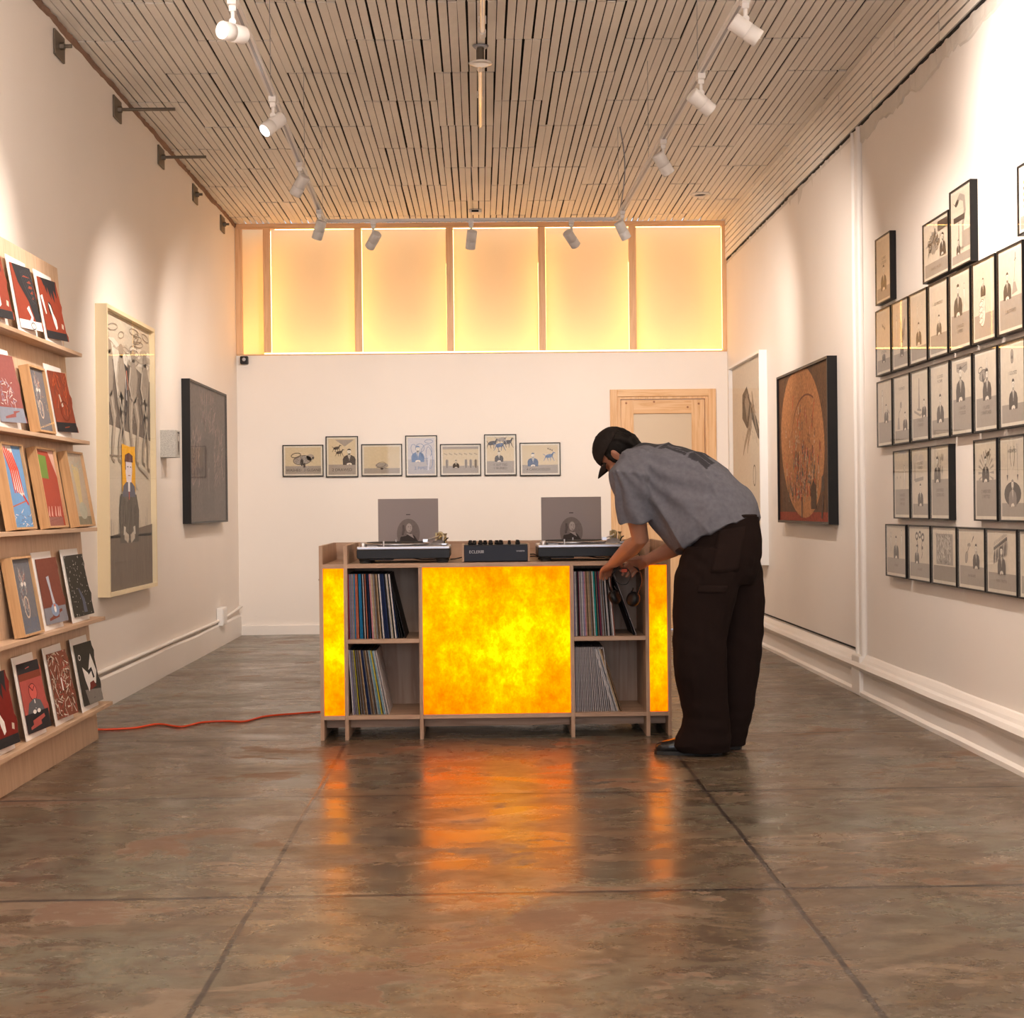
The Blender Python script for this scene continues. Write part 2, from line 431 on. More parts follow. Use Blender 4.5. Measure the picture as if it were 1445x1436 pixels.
# door and casing
door = bpy.data.objects.new('door_1', None); COL.objects.link(door); door.location = (DX0, YB, 0); struct(door)
D = (DX0, YB, 0)
w = MB(); fx0, fx1, fz = DX0-.075, DX1+.075, DZ+.07
w.box(fx0, DX0-.008, YB-.022, YB, 0, fz, 0); w.box(DX1+.008, fx1, YB-.022, YB, 0, fz, 0); w.box(DX0-.008, DX1+.008, YB-.022, YB, DZ+.006, fz, 1)
w.build('casing', [M_PINE, M_PINEX], door, origin=D, bevel=.003)
w = MB(); w.box(DX0-.008, DX0+.02, YB-.005, YB+.11, 0, DZ+.01, 0); w.box(DX1-.02, DX1+.008, YB-.005, YB+.11, 0, DZ+.01, 0); w.box(DX0+.02, DX1-.02, YB-.005, YB+.11, DZ-.016, DZ+.01, 0)
w.build('jamb', M_PINE, door, origin=D)
lx0, lx1 = DX0+.024, DX1-.024
w = MB(); w.box(lx0, lx0+.115, YB+.022, YB+.06, .01, DZ-.02, 0); w.box(lx1-.115, lx1, YB+.022, YB+.06, .01, DZ-.02, 0)
for z0, z1 in ((.01, .24), (.95, 1.1), (DZ-.145, DZ-.02)): w.box(lx0+.115, lx1-.115, YB+.022, YB+.06, z0, z1, 1)
w.box(lx0+.115, lx1-.115, YB+.036, YB+.05, .24, .95, 0)
for k in range(7): w.box(lx0+.115+k*.075, lx0+.117+k*.075, YB+.034, YB+.037, .24, .95, 0)
lf = w.build('door_leaf', [M_PINE, M_PINEX], door, origin=D, bevel=.002)
M_FROST = plain('frosted_pane', (.62, .50, .36), .3, 0, .5)
MB().box(lx0+.115, lx1-.115, YB+.038, YB+.046, 1.1, DZ-.145).build('door_pane', M_FROST, door, origin=D)
w = MB()
for x, z in ((lx0+.05, DZ-.05), (lx1-.15, DZ-.09), (lx1-.05, DZ-.06), (lx1-.06, .30), (lx0+.3, DZ-.04), (lx1-.04, .7)):
    w.lathe((x, YB+.0222, z), (0, -1, 0), [(0, .010), (.0006, .009)], 10)
w.build('door_knot', plain('knot', (.30, .12, .05), .6), door, origin=D)
w = MB(); w.lathe((lx0+.055, YB+.022, 1.0), (0, -1, 0), [(0, .026), (.006, .026), (.008, .010), (.04, .010), (.045, .025), (.06, .027), (.07, .018)], 18)
w.build('door_handle', M_GREYM, door, origin=D)

# ------------------------------------------------------------ things on the shell
for k, yy in enumerate((7.76, 8.99, 10.21, 11.42, 12.62)):
    words_ = ['over the plywood print rack', 'over the tall cream-framed drawing', 'between the cream and dark frames below', 'over the dark grey painting', 'next to the lit clerestory corner'][k]
    p = thing('anchor_plate', 'square rusty wall-tie plate high on the white wall, '+words_, 'wall plate', (XL, yy, 3.53), group='steel wall-tie plates under the ceiling')
    w = MB(); w.box(.001, .012, -.09, .09, -.066, .066); w.build('plate', M_STEEL, p, bevel=.002)
    w = MB(); L_ = (.06, .34, .30, .05, .05)[k]
    w.cyl((.012, 0, 0), (.012+L_, 0, 0), .010, n=10); w.cyl((.012, 0, 0), (.035, 0, 0), .020, n=6, smooth=False)
    w.build('threaded_rod', M_STEEL, p)
# small security camera
c = thing('security_camera', 'small black cube security camera high in the back corner of the wall', 'camera', (-2.095, YB, 2.445))
MB().box(-.035, .035, -.06, -.012, -.035, .035).build('camera_body', M_BLACK, c, bevel=.008)
MB().cyl((0, -.012, 0), (0, 0, 0), .015).build('mount', M_BLACK, c)
MB().lathe((0, -.06, .005), (0, -1, 0), [(0, .016), (.003, .016), (.003, .011)], 20).build('lens', M_GREYM, c)
# outlet box and surface conduit over left skirting
pts = [(XL+.014, 4+k*.4, .212+.004*noise.noise(Vector((k*.7, 0, 0)))) for k in range(21)]
pts += [(XL+.016, 12.6, .225), (XL+.02, 13.0, .245), (XL+.03, 13.22, .262)]
tag(MB().tube(pts, .013, 10).build('conduit_pipe', M_TRIMW), 'white painted conduit pipe running along the top of the skirting board', 'pipe')
c = thing('outlet_box', 'white surface-mounted outlet box on the conduit over the skirting', 'outlet', (XL, 12.25, .22))
MB().box(.002, .055, -.10, .10, -.045, .10).build('box_body', M_WMETAL, c, bevel=.006)
MB().box(.055, .058, -.085, .085, -.03, .085).build('cover_plate', M_WMETAL, c, bevel=.001)
# ceiling fittings
c = thing('tube_light', 'slim clear tube light running from the ceiling rose towards the shop window', 'tube light', (.03, 5.0, 3.60))
M_TUBE = plain('frosted_tube', (.82, .76, .68), .08, 0, .8, 1)
MB().tube([(.0, -.2+k*.3, .012) for k in range(11)], .014, 12).build('tube', M_TUBE, c)
MB().cyl((0, 2.8, .012), (0, 2.88, .012), .019).build('end_cap', M_WMETAL, c)
for y in (.2, 1.5, 2.7): MB().box(-.02, .02, y-.012, y+.012, .02, .055).build('clip', M_WMETAL, c)
c = thing('tube_light', 'shorter clear tube light on the far side of the ceiling rose', 'tube light', (.018, 8.38, 3.60))
MB().tube([(0, .06+k*.13, .012) for k in range(11)], .013, 12).build('tube', M_TUBE, c)
MB().cyl((0, 0, .012), (0, .09, .012), .022).build('end_cap', M_WMETAL, c)
MB().box(-.02, .02, .7, .73, .02, .055).build('clip', M_WMETAL, c)
c = thing('ceiling_rose', 'round white cover disc hanging below a hole between two ceiling tubes', 'ceiling rose', (.02, 8.2, 3.56))
MB().lathe((0, 0, 0), (0, 0, 1), [(-.008, .04), (-.006, .062), (.004, .066), (.008, .055)], 28).build('disc', M_TUBE, c)
MB().cyl((0, 0, .008), (0, 0, .09), .02).build('rose_stem', M_STEEL, c)
MB().lathe((0, 0, .085), (0, 0, 1), [(0, .035), (.012, .045), (.014, .02)], 20).build('junction_box', M_GREYM, c)
c = thing('ceiling_vent', 'round white ring vent with a dark opening in the lath ceiling', 'vent', (1.815, 12.15, ZC))
w = MB(); rs = []
for k in range(28):
    a = 2*pi*k/28; d = Vector((math.cos(a), math.sin(a), 0)); rs.append([d*(.065+.018*math.cos(t))+Vector((0, 0, -.006+.010*math.sin(t))) for t in [2*pi*j/8 for j in range(8)]])
w.rings(rs, False, closed=True); w.build('vent_ring', M_LATH, c)
MB().lathe((0, 0, -.004), (0, 0, 1), [(0, .06), (.004, .06)], 24).build('vent_opening', M_DARKGAP, c)
c = thing('ceiling_socket', 'small pale socket block on the ceiling just in front of the clerestory', 'socket', (-.03, 12.75, ZC))
MB().box(-.055, .055, -.05, .05, -.03, .0).build('socket_base', M_LATH, c, bevel=.006)
MB().box(-.03, .03, -.053, -.048, -.024, -.008).build('socket_opening', M_DARKGAP, c)

# ------------------------------------------------------------ track lighting
def P3(px, py, ax, val):
    d = cam_basis() @ Vector((px-722.5, 718-py, -FPX)); C0 = Vector((0, 0, CAMH))
    return C0+d*((val-C0[ax])/d[ax])
ZTR = 3.07
TA, TB, TC, TD = Vector((-.865, 3.4, ZTR)), Vector((-1.05, 10.12, ZTR)), Vector((.942, 10.12, ZTR)), Vector((1.075, 3.4, ZTR))
tr = thing('lighting_track', 'white three-sided lighting track hung on wires below the lath ceiling', 'lighting track', (0, 8, ZTR))
def rail(a, b, nm):
    d = (b-a).normalized(); s_ = Vector((0, 0, 1)).cross(d)
    w = MB(); m_ = (a+b)/2-Vector((0, 8, ZTR))
    w.obox(m_, d*(b-a).length/2, s_*.017, Vector((0, 0, .009)), 0)
    w.obox(m_-Vector((0, 0, .0095)), d*((b-a).length/2-.01), s_*.006, Vector((0, 0, .001)), 1)
    w.build(nm, [M_WMETAL, M_GREYM], tr, bevel=.0015)
for a, b in ((TA, TB), (TB, TC), (TD, TC)): rail(a, b, 'rail')
for p in (TB, TC): MB().box(-.028, .028, -.028, .028, -.012, .012).build('corner_joint', M_WMETAL, tr, loc=p-Vector((0, 8, ZTR)), bevel=.003)
for px, py in ((-.905, 5.0), (-.955, 6.9), (-1.0, 8.6), (-1.04, 9.95), (-.05, 10.12), (.94, 9.98), (.975, 8.5), (1.01, 6.8), (1.04, 5.0)):
    MB().cyl((px, py-8, .009), (px, py-8, ZC-ZTR+.01), .0013, n=6).build('hanging_wire', M_GREYM, tr)
pts = [Vector((.955, 9.98, ZC-ZTR))+Vector((.03*math.sin(t*pi*1.1), -.0, -t*(ZC-ZTR-.01))) for t in [k/14 for k in range(15)]]
MB().tube([p-Vector((0, 8, 0)) for p in pts], .0045, 8).build('feed_cable', M_GREYM, tr)
body_me = MB().lathe((0, 0, 0), (0, 0, -1), [(-.075, .030), (-.073, .0405), (-.069, .042), (.010, .042), (.011, .0405), (.013, .0405), (.014, .042), (.074, .042), (.076, .040), (.076, .036), (.066, .034)], 32).data('lamp_body', M_WMETAL)
lens_me = MB().lathe((0, 0, -.0665), (0, 0, -1), [(0, .034), (.001, .034)], 24).data('lens', emis('lamp_lens', (1, .96, .9), 22))
dim_me = MB().lathe((0, 0, -.0665), (0, 0, -1), [(0, .034), (.001, .034)], 24).data('lens', emis('lamp_lens_soft', (1, .9, .8), 8))
adapt_me = MB().box(-.017, .017, -.030, .030, -.024, .0).box(-.013, .013, -.012, .012, -.045, -.024).data('adapter', M_WMETAL)
stem_me = MB().cyl((0, 0, -.045), (0, 0, -.085), .008, n=12).cyl((0, -.012, -.085), (0, .012, -.085), .014, n=14).data('stem', M_WMETAL)
def spot(pos, target, label, w=1.0, cone=96, col=(1, .87, .77), tilt=None):
    t = thing('track_spotlight', label, 'spotlight', pos, group='white cylinder spotlights on the ceiling track')
    for me in (adapt_me, stem_me): link(me.name.split('.')[0], me, t)
    tg = Vector(target); bp_ = Vector(pos)+Vector((0, 0, -.125))
    d = (tg-bp_).normalized(); bd = Vector(tilt).normalized() if tilt else d
    q = bd.to_track_quat('-Z', 'Y')
    b = link('lamp_body', body_me, t, (0, 0, -.125)); b.rotation_euler = q.to_euler(); b.scale = (.82, .82, .82)
    link('lens', lens_me, b)
    l = bpy.data.lights.new('spot_beam', 'SPOT'); l.energy = SPOT_W*w; l.color = col; l.spot_size = math.radians(cone); l.spot_blend = 1.0; l.shadow_soft_size = .035
    lo = bpy.data.objects.new('spot_beam', l); COL.objects.link(lo); lo.parent = t
    lo.location = Vector((0, 0, -.125))+bd*.08; lo.rotation_euler = d.to_track_quat('-Z', 'Y').to_euler()
def on_track(px, py): return P3(px, py, 2, ZTR-.009)
SPOTS = [
 ((325, 0), (-2.17, 4.6, 1.9), 'lit spotlight turned sideways on the track at the upper edge above the print rack side', 1.3, (-.5, -.83, -.1)),
 ((392, 138), (-2.17, 6.0, 1.7), 'lit spotlight aimed down at the plywood print rack', 1.1, (-.58, -.5, -.62)),
 ((429, 230), (-2.17, 9.3, 1.5), 'spotlight aimed at the tall cream-framed drawing', .95, (-.45, .35, -.65)),
 ((452, 297), (-2.17, 11.7, 1.5), 'spotlight by the track corner aimed at the dark grey painting', .95, (-.3, .35, -.85)),
 ((530, 322), (-1.5, 13.3, 1.5), 'small spotlight of the back rail tilted towards the dark painting side', 1.0, (-.45, .6, -.6)),
 ((665, 319), (-.1, 13.3, 1.3), 'middle spotlight of the back rail, pointing steeply down', 1.0, (-.12, .5, -.95)),
 ((805, 315), (1.3, 13.3, 1.4), 'small spotlight of the back rail, tilted towards the pine door', 1.0, (.5, .6, -.6)),
 ((878, 298), (2.2, 12.1, 1.9), 'spotlight by the cabled track corner aimed at the white-framed drawing', 1.2, (.45, .3, -.8)),
 ((939, 198), (2.2, 10.0, 1.9), 'spotlight aimed at the orange painting in the black frame', 1.3, (.5, .25, -.75)),
 ((994, 105), (2.2, 7.3, 1.5), 'spotlight aimed at the far columns of the wall of small drawings', .9, (.62, .25, -.45)),
 ((1056, -4), (2.2, 5.9, 2.7), 'big white spotlight at the upper edge aimed at the wall of small drawings', 2.2, (.75, .05, -.5)),
]
def snap(p):
    if p.y > 9.99: return Vector((p.x, 10.12, p.z)) if abs(p.x) < .85 else Vector((-1.047 if p.x < 0 else .945, 10.0, p.z))
    a, b = (TA, TB) if p.x < 0 else (TD, TC)
    return Vector((a.x+(b.x-a.x)*(p.y-a.y)/(b.y-a.y), p.y, p.z))
for (px, py), tg, lab, w_, tl in SPOTS: spot(snap(on_track(px, py)), tg, lab, w_, tilt=tl)
spot(Vector((1.075, 4.0, ZTR-.009)), (2.2, 4.6, 2.0), 'spotlight nearer the shop window aimed at the drawings wall', 3.2)
spot(Vector((-.865, 4.1, ZTR-.009)), (-2.17, 6.1, 2.3), 'spotlight nearer the shop window aimed at the print rack', 2.0)
# ------------------------------------------------------------ drawings: flat ink shapes on a sheet
INK = (.075, .060, .050); WASH = (.33, .285, .24); PAP = (.62, .54, .43); PALE = (.72, .66, .56)
_txt = {}
def text_tris(s):
    if s not in _txt:
        c = bpy.data.curves.new('lettering', 'FONT'); c.body = s; c.size = 1; c.resolution_u = 2; c.align_x = 'CENTER'; c.fill_mode = 'FRONT' if hasattr(c, 'fill_mode') else c.fill_mode
        o = bpy.data.objects.new('lettering', c); COL.objects.link(o)
        dg = bpy.context.evaluated_depsgraph_get(); dg.update()
        me = bpy.data.meshes.new_from_object(o.evaluated_get(dg))
        _txt[s] = ([(v.co.x, v.co.y) for v in me.vertices], [tuple(p.vertices) for p in me.polygons])
        bpy.data.objects.remove(o); bpy.data.curves.remove(c); bpy.data.meshes.remove(me)
    return _txt[s]
class Art:
    """shapes in a w x h sheet, origin at its lower corner; later colours lie on top of earlier ones"""
    def __init__(s, w, h): s.w = w; s.h = h; s.it = []; s.k = 0; s.last = None
    def add(s, V, F, col):
        if col != s.last: s.k += 1; s.last = col
        e = .0006
        V = [(min(max(x, e), s.w-e), min(max(y, e), s.h-e)) for x, y in V]
        s.it.append((V, F, col, s.k)); return s
    def poly(s, pts, col): return s.add(pts, [tuple(range(len(pts)))], col)
    def rect(s, x0, y0, x1, y1, col): return s.poly([(x0, y0), (x1, y0), (x1, y1), (x0, y1)], col)
    def ell(s, cx, cy, rx, ry, col, a=0, n=18):
        ca, sa = math.cos(a), math.sin(a)
        return s.poly([(cx+rx*math.cos(t)*ca-ry*math.sin(t)*sa, cy+rx*math.cos(t)*sa+ry*math.sin(t)*ca) for t in [2*pi*k/n for k in range(n)]], col)
    def line(s, pts, wd, col):
        n = len(pts); wds = wd if isinstance(wd, (list, tuple)) else [wd]*n
        V = []
        for i, p in enumerate(pts):
            a = pts[max(i-1, 0)]; b = pts[min(i+1, n-1)]; dx, dy = b[0]-a[0], b[1]-a[1]; L_ = math.hypot(dx, dy) or 1
            nx, ny = -dy/L_*wds[i]/2, dx/L_*wds[i]/2
            V += [(p[0]+nx, p[1]+ny), (p[0]-nx, p[1]-ny)]
        return s.add(V, [(2*i, 2*i+1, 2*i+3, 2*i+2) for i in range(n-1)], col)
    def loop(s, cx, cy, rx, ry, wd, col, a=0, t0=0, t1=2*pi, n=20):
        ca, sa = math.cos(a), math.sin(a)
        return s.line([(cx+rx*math.cos(t)*ca-ry*math.sin(t)*sa, cy+rx*math.cos(t)*sa+ry*math.sin(t)*ca) for t in [t0+(t1-t0)*k/n for k in range(n+1)]], wd, col)
    def text(s, x, y, size, st, col, rot=0):
        for k, ln in enumerate(st.split('|')):
            V, F = text_tris(ln)
            s.add([(x+px*size, y-k*size*1.05+py*size) for px, py in V], F, col)
        return s
    def grain(s, n, x0, y0, x1, y1, ln, wd, cols, seed=1, ang=None, aj=.6):
        r = random.Random(seed)
        for c in cols:
            for _ in range(n//len(cols)):
                x, y = r.uniform(x0, x1), r.uniform(y0, y1); a = r.uniform(0, 2*pi) if ang is None else ang+r.uniform(-aj, aj); l = ln*r.uniform(.4, 1.4)
                s.line([(x, y), (x+l*math.cos(a), y+l*math.sin(a))], [wd, wd*.4], c)
        return s
    def mesh(s, mb, y0=0., x0=0., z0=0., warp=None, m=0, step=.00012):
        for V, F, c, k in s.it:
            mb.mesh([(x0+x, y0-k*step+(warp(x, y) if warp else 0), z0+y) for x, y in V], F, m, False, c)
        return mb

def bust(a, cx, by, u, ink=INK, wash=WASH, face=PALE, hands=True, tie=True):
    """suited man seen to the waist, u = head height"""
    a.poly([(cx-1.15*u, by), (cx+1.15*u, by), (cx+1.2*u, by+1.0*u), (cx+.95*u, by+1.55*u), (cx+.3*u, by+1.85*u), (cx-.3*u, by+1.85*u), (cx-.95*u, by+1.55*u), (cx-1.2*u, by+1.0*u)], ink)
    a.poly([(cx-.27*u, by+1.86*u), (cx+.27*u, by+1.86*u), (cx+.03*u, by+.75*u)], face)
    a.ell(cx, by+2.4*u, .36*u, .5*u, face).rect(cx-.16*u, by+1.75*u, cx+.16*u, by+2.1*u, face)
    if hands: a.ell(cx-.2*u, by+.18*u, .3*u, .17*u, face, .4).ell(cx+.22*u, by+.2*u, .3*u, .17*u, face, -.4)
    if tie: a.poly([(cx-.07*u, by+1.72*u), (cx+.07*u, by+1.72*u), (cx+.05*u, by+.95*u), (cx-.03*u, by+.8*u)], ink)
    a.poly([(cx-.38*u, by+2.55*u), (cx-.3*u, by+2.9*u), (cx, by+3.03*u), (cx+.3*u, by+2.9*u), (cx+.38*u, by+2.55*u), (cx+.25*u, by+2.72*u), (cx-.25*u, by+2.72*u)], ink)
    a.line([(cx-.2*u, by+2.5*u), (cx-.06*u, by+2.5*u)], .05*u, ink).line([(cx+.06*u, by+2.5*u), (cx+.2*u, by+2.5*u)], .05*u, ink)
    a.line([(cx, by+2.45*u), (cx+.05*u, by+2.28*u)], .04*u, ink).line([(cx-.1*u, by+2.12*u), (cx+.1*u, by+2.12*u)], .04*u, ink)
    a.line([(cx-.36*u, by+2.45*u), (cx-.2*u, by+1.98*u), (cx, by+1.89*u), (cx+.2*u, by+1.98*u), (cx+.36*u, by+2.45*u)], .035*u, ink)
    return a
# motifs; every one takes the Art and draws above / beside the man
def column_(a, x, y, u):
    a.poly([(x-.35*u, y), (x+.35*u, y), (x+.16*u, y+4.6*u), (x-.1*u, y+4.7*u)], WASH); a.line([(x-.9*u, y+.2*u), (x+1.0*u, y)], .3*u, WASH); a.line([(x-.1*u, y), (x+.02*u, y+4.6*u)], .05*u, INK)
def flask_(a, x, y, u):
    a.poly([(x-.6*u, y), (x+.6*u, y), (x+.3*u, y+1.6*u), (x-.3*u, y+1.6*u)], WASH); a.line([(x, y+1.5*u), (x+.3*u, y+2.3*u), (x+.9*u, y+2.6*u), (x+1.2*u, y+3.1*u)], .1*u, INK); a.ell(x+1.2*u, y+3.3*u, .35*u, .4*u, WASH); a.loop(x+1.2*u, y+3.3*u, .35*u, .4*u, .06*u, INK)
def fist_(a, x, y, u):
    a.ell(x, y+1.1*u, 1.0*u, 1.5*u, PALE); a.loop(x, y+1.1*u, 1.0*u, 1.5*u, .07*u, INK)
    for k in range(4): a.ell(x-.35*u, y+.25*u+k*.62*u, .62*u, .27*u, PALE, .15); 
    for k in range(4): a.loop(x-.35*u, y+.25*u+k*.62*u, .62*u, .27*u, .05*u, INK, .15)
    a.ell(x+.7*u, y+2.0*u, .25*u, .7*u, PALE, -.2); a.loop(x+.7*u, y+2.0*u, .25*u, .7*u, .05*u, INK, -.2)
def snake_(a, x, y, u):
    a.line([(x-.9*u, y+2.9*u), (x-.2*u, y+3.2*u), (x+.7*u, y+2.9*u), (x+.9*u, y+2.0*u), (x+.4*u, y+1.0*u), (x+.5*u, y)], [.3*u, .5*u, .55*u, .5*u, .4*u, .2*u], WASH)
    a.ell(x-.9*u, y+2.8*u, .45*u, .22*u, INK, .3); a.line([(x-1.3*u, y+2.7*u), (x-1.7*u, y+2.9*u)], .05*u, INK)
def wings_(a, x, y, u):
    for sg in (-1, 1):
        a.poly([(x, y+.9*u), (x+sg*.5*u, y+2.3*u), (x+sg*.95*u, y+2.5*u), (x+sg*.8*u, y+1.2*u), (x+sg*.6*u, y+.2*u), (x+sg*.2*u, y+.3*u)], WASH); a.line([(x+sg*.1*u, y+1.0*u), (x+sg*.8*u, y+2.3*u)], .05*u, INK)
        a.line([(x+sg*.1*u, y+.8*u), (x+sg*.7*u, y+.9*u)], .05*u, INK)
    a.line([(x, y), (x, y+1.5*u)], .14*u, INK)
def nude_(a, x, y, u):
    a.ell(x, y+2.7*u, .25*u, .33*u, PALE); a.loop(x, y+2.7*u, .25*u, .33*u, .05*u, INK)
    a.poly([(x-.35*u, y+2.3*u), (x+.35*u, y+2.3*u), (x+.25*u, y+1.4*u), (x+.3*u, y), (x-.3*u, y), (x-.25*u, y+1.4*u)], PALE)
    a.line([(x-.38*u, y+2.3*u), (x-.25*u, y+1.4*u), (x-.3*u, y)], .05*u, INK).line([(x+.38*u, y+2.3*u), (x+.25*u, y+1.4*u), (x+.3*u, y)], .05*u, INK).line([(x, y+1.2*u), (x, y)], .04*u, INK)
def strokes_(a, x, y, u, n=12, seed=4):
    r = random.Random(seed)
    for k in range(n):
        px, py = x+r.uniform(-1.8, 1.8)*u, y+r.uniform(0, 3.0)*u; a.line([(px, py), (px+.25*u, py+1.0*u)], [.18*u, .1*u], INK if k % 2 else WASH)
def rays_(a, x, y, u):
    for k in range(13):
        t = pi*(-.1+1.2*k/12); a.line([(x+.9*u*math.cos(t), y+.9*u*math.sin(t)), (x+2.1*u*math.cos(t), y+2.1*u*math.sin(t))], [.05*u, .28*u], WASH)
def crowd_(a, x, y, u):
    for k in range(10):
        px = x+(k-4.5)*.42*u; py = y+(k-4.5)*.12*u; a.ell(px, py, .2*u, .75*u, WASH if k % 2 else INK, -.15); a.ell(px, py+.95*u, .2*u, .22*u, INK)
        a.line([(px, py+1.3*u), (px+.1*u, py+1.7*u)], .14*u, WASH)
def cloth_(a, x, y, u):
    a.poly([(x-2*u, y+.5*u), (x-1.0*u, y+.2*u), (x, y+.6*u), (x+1*u, y+.1*u), (x+2*u, y+.5*u), (x+2*u, y+1.4*u), (x-2*u, y+1.4*u)], WASH); a.line([(x-1.8*u, y+.9*u), (x, y+.8*u), (x+1.8*u, y+1.1*u)], .06*u, INK)
def branches_(a, x, y, u, s=1):
    r = random.Random(8)
    for k in range(16):
        t = pi*(.05+.9*k/15); L_ = r.uniform(.8, 1.6)*u*s
        p1 = (x+L_*.6*math.cos(t), y+L_*.6*math.sin(t)+.2*u); p2 = (x+L_*math.cos(t+.25), y+L_*math.sin(t+.25)+.1*u)
        a.line([(x, y), p1, p2], [.2*u, .14*u, .05*u], WASH); a.ell(p1[0], p1[1], .25*u, .16*u, WASH, t); a.loop(p1[0], p1[1], .25*u, .16*u, .04*u, INK, t)
def spot_sword(a, x, y, u):
    a.line([(x, y), (x+.35*u, y+2.2*u)], .07*u, INK); a.line([(x+.1*u, y+2.1*u), (x+.6*u, y+2.3*u)], .1*u, INK); a.line([(x+.35*u, y+2.2*u), (x+.45*u, y+2.9*u)], .12*u, INK)
    a.poly([(x-.6*u, y-1.2*u), (x+1.0*u, y-1.0*u), (x+.4*u, y), (x-.2*u, y)], WASH)
def ropes_(a, x, y, u):
    for sg in (-1, 1):
        a.line([(x+sg*.45*u, y+2.2*u), (x+sg*.6*u, y+1.2*u), (x+sg*.3*u, y+.3*u)], .1*u, INK); a.line([(x+sg*1.2*u, y+2.4*u), (x+sg*1.35*u, y-.6*u)], .1*u, WASH); a.poly([(x+sg*1.35*u-.2*u, y-.5*u), (x+sg*1.35*u+.2*u, y-.5*u), (x+sg*1.35*u, y-1.1*u)], INK)
def egg_(a, x, y, u): a.ell(x, y, .42*u, .75*u, WASH); a.loop(x, y, .42*u, .75*u, .06*u, INK); a.ell(x, y-.1*u, .14*u, .2*u, INK)
def birds_(a, x, y, u):
    for k in range(3):
        px, py = x+(k-1)*.7*u, y+(.5-k*.3)*u; a.line([(px-.5*u, py+.5*u), (px, py), (px+.5*u, py+.6*u)], [.05*u, .3*u, .05*u], WASH); a.ell(px, py, .15*u, .3*u, INK, .5)
def net_(a, x, y, u):
    a.line([(x+.7*u, y+1.2*u), (x-.3*u, y+.1*u)], .09*u, INK); a.ell(x-.6*u, y-.5*u, .45*u, .7*u, WASH, -.4); a.loop(x-.6*u, y-.5*u, .45*u, .7*u, .06*u, INK, -.4); a.line([(x+1.3*u, y+1.3*u), (x+1.9*u, y+1.9*u), (x+2.1*u, y+2.1*u)], [.05*u, .22*u, .04*u], INK)
    a.line([(x-.2*u, y+.9*u), (x+.4*u, y+1.1*u), (x+.9*u, y+.9*u)], .3*u, WASH)
def blots_(a, x, y, u):
    for dx, dy, r_ in ((-1.2, 2.4, .6), (.1, 2.6, .55), (1.3, 2.3, .6), (-.9, 1.2, .25), (1.1, 1.0, .25)): a.ell(x+dx*u, y+dy*u, r_*u, r_*.9*u, INK)
    for dx, dy, r_ in ((-1.2, 2.4, .3), (.1, 2.6, .28), (1.3, 2.3, .3)): a.ell(x+dx*u, y+dy*u, r_*u, r_*.8*u, PALE)
    for sg in (-1, 1): a.line([(x+sg*1.2*u, y+2*u), (x+sg*.7*u, y+1.1*u), (x+sg*1.1*u, y+.3*u), (x+sg*.7*u, y-.3*u)], .14*u, INK)
def furry_(a, x, y, u):
    a.rect(x-2.4*u, y+.2*u, x+2.4*u, y+3.0*u, WASH); a.grain(130, x-2.2*u, y+.2*u, x+2.0*u, y+2.8*u, .5*u, .09*u, [INK, PALE], 3, 2.1, .5)
def beast_(a, x, y, u):
    a.ell(x, y+1.0*u, 1.7*u, .85*u, WASH, .12); a.ell(x+1.5*u, y+1.5*u, .75*u, .6*u, WASH); a.loop(x, y+1.0*u, 1.7*u, .85*u, .1*u, INK, .12); a.loop(x-1.2*u, y+1.9*u, .9*u, .4*u, .14*u, INK, .2)
    a.grain(40, x-1.3*u, y+.4*u, x+1.6*u, y+1.6*u, .3*u, .06*u, [INK], 6); a.line([(x+.3*u, y+.4*u), (x+.4*u, y-.4*u)], .4*u, INK); a.ell(x+2.0*u, y+1.4*u, .22*u, .2*u, INK); a.ell(x-.1*u, y+.6*u, .3*u, .7*u, INK)
def horses_(a, x, y, u, c=INK):
    a.ell(x, y+1.2*u, .85*u, .4*u, c, .2); a.line([(x+.6*u, y+1.3*u), (x+1.0*u, y+2.0*u), (x+1.4*u, y+1.8*u)], [.4*u, .3*u, .18*u], c)
    for dx, b in ((-.7, -.5), (-.4, .2), (.4, -.1), (.7, .5)): a.line([(x+dx*u, y+1.1*u), (x+(dx+b*.5)*u, y+.5*u), (x+(dx+b)*u, y+.1*u)], [.2*u, .12*u, .08*u], c)
    a.line([(x-.8*u, y+1.3*u), (x-1.3*u, y+1.6*u)], .12*u, c)

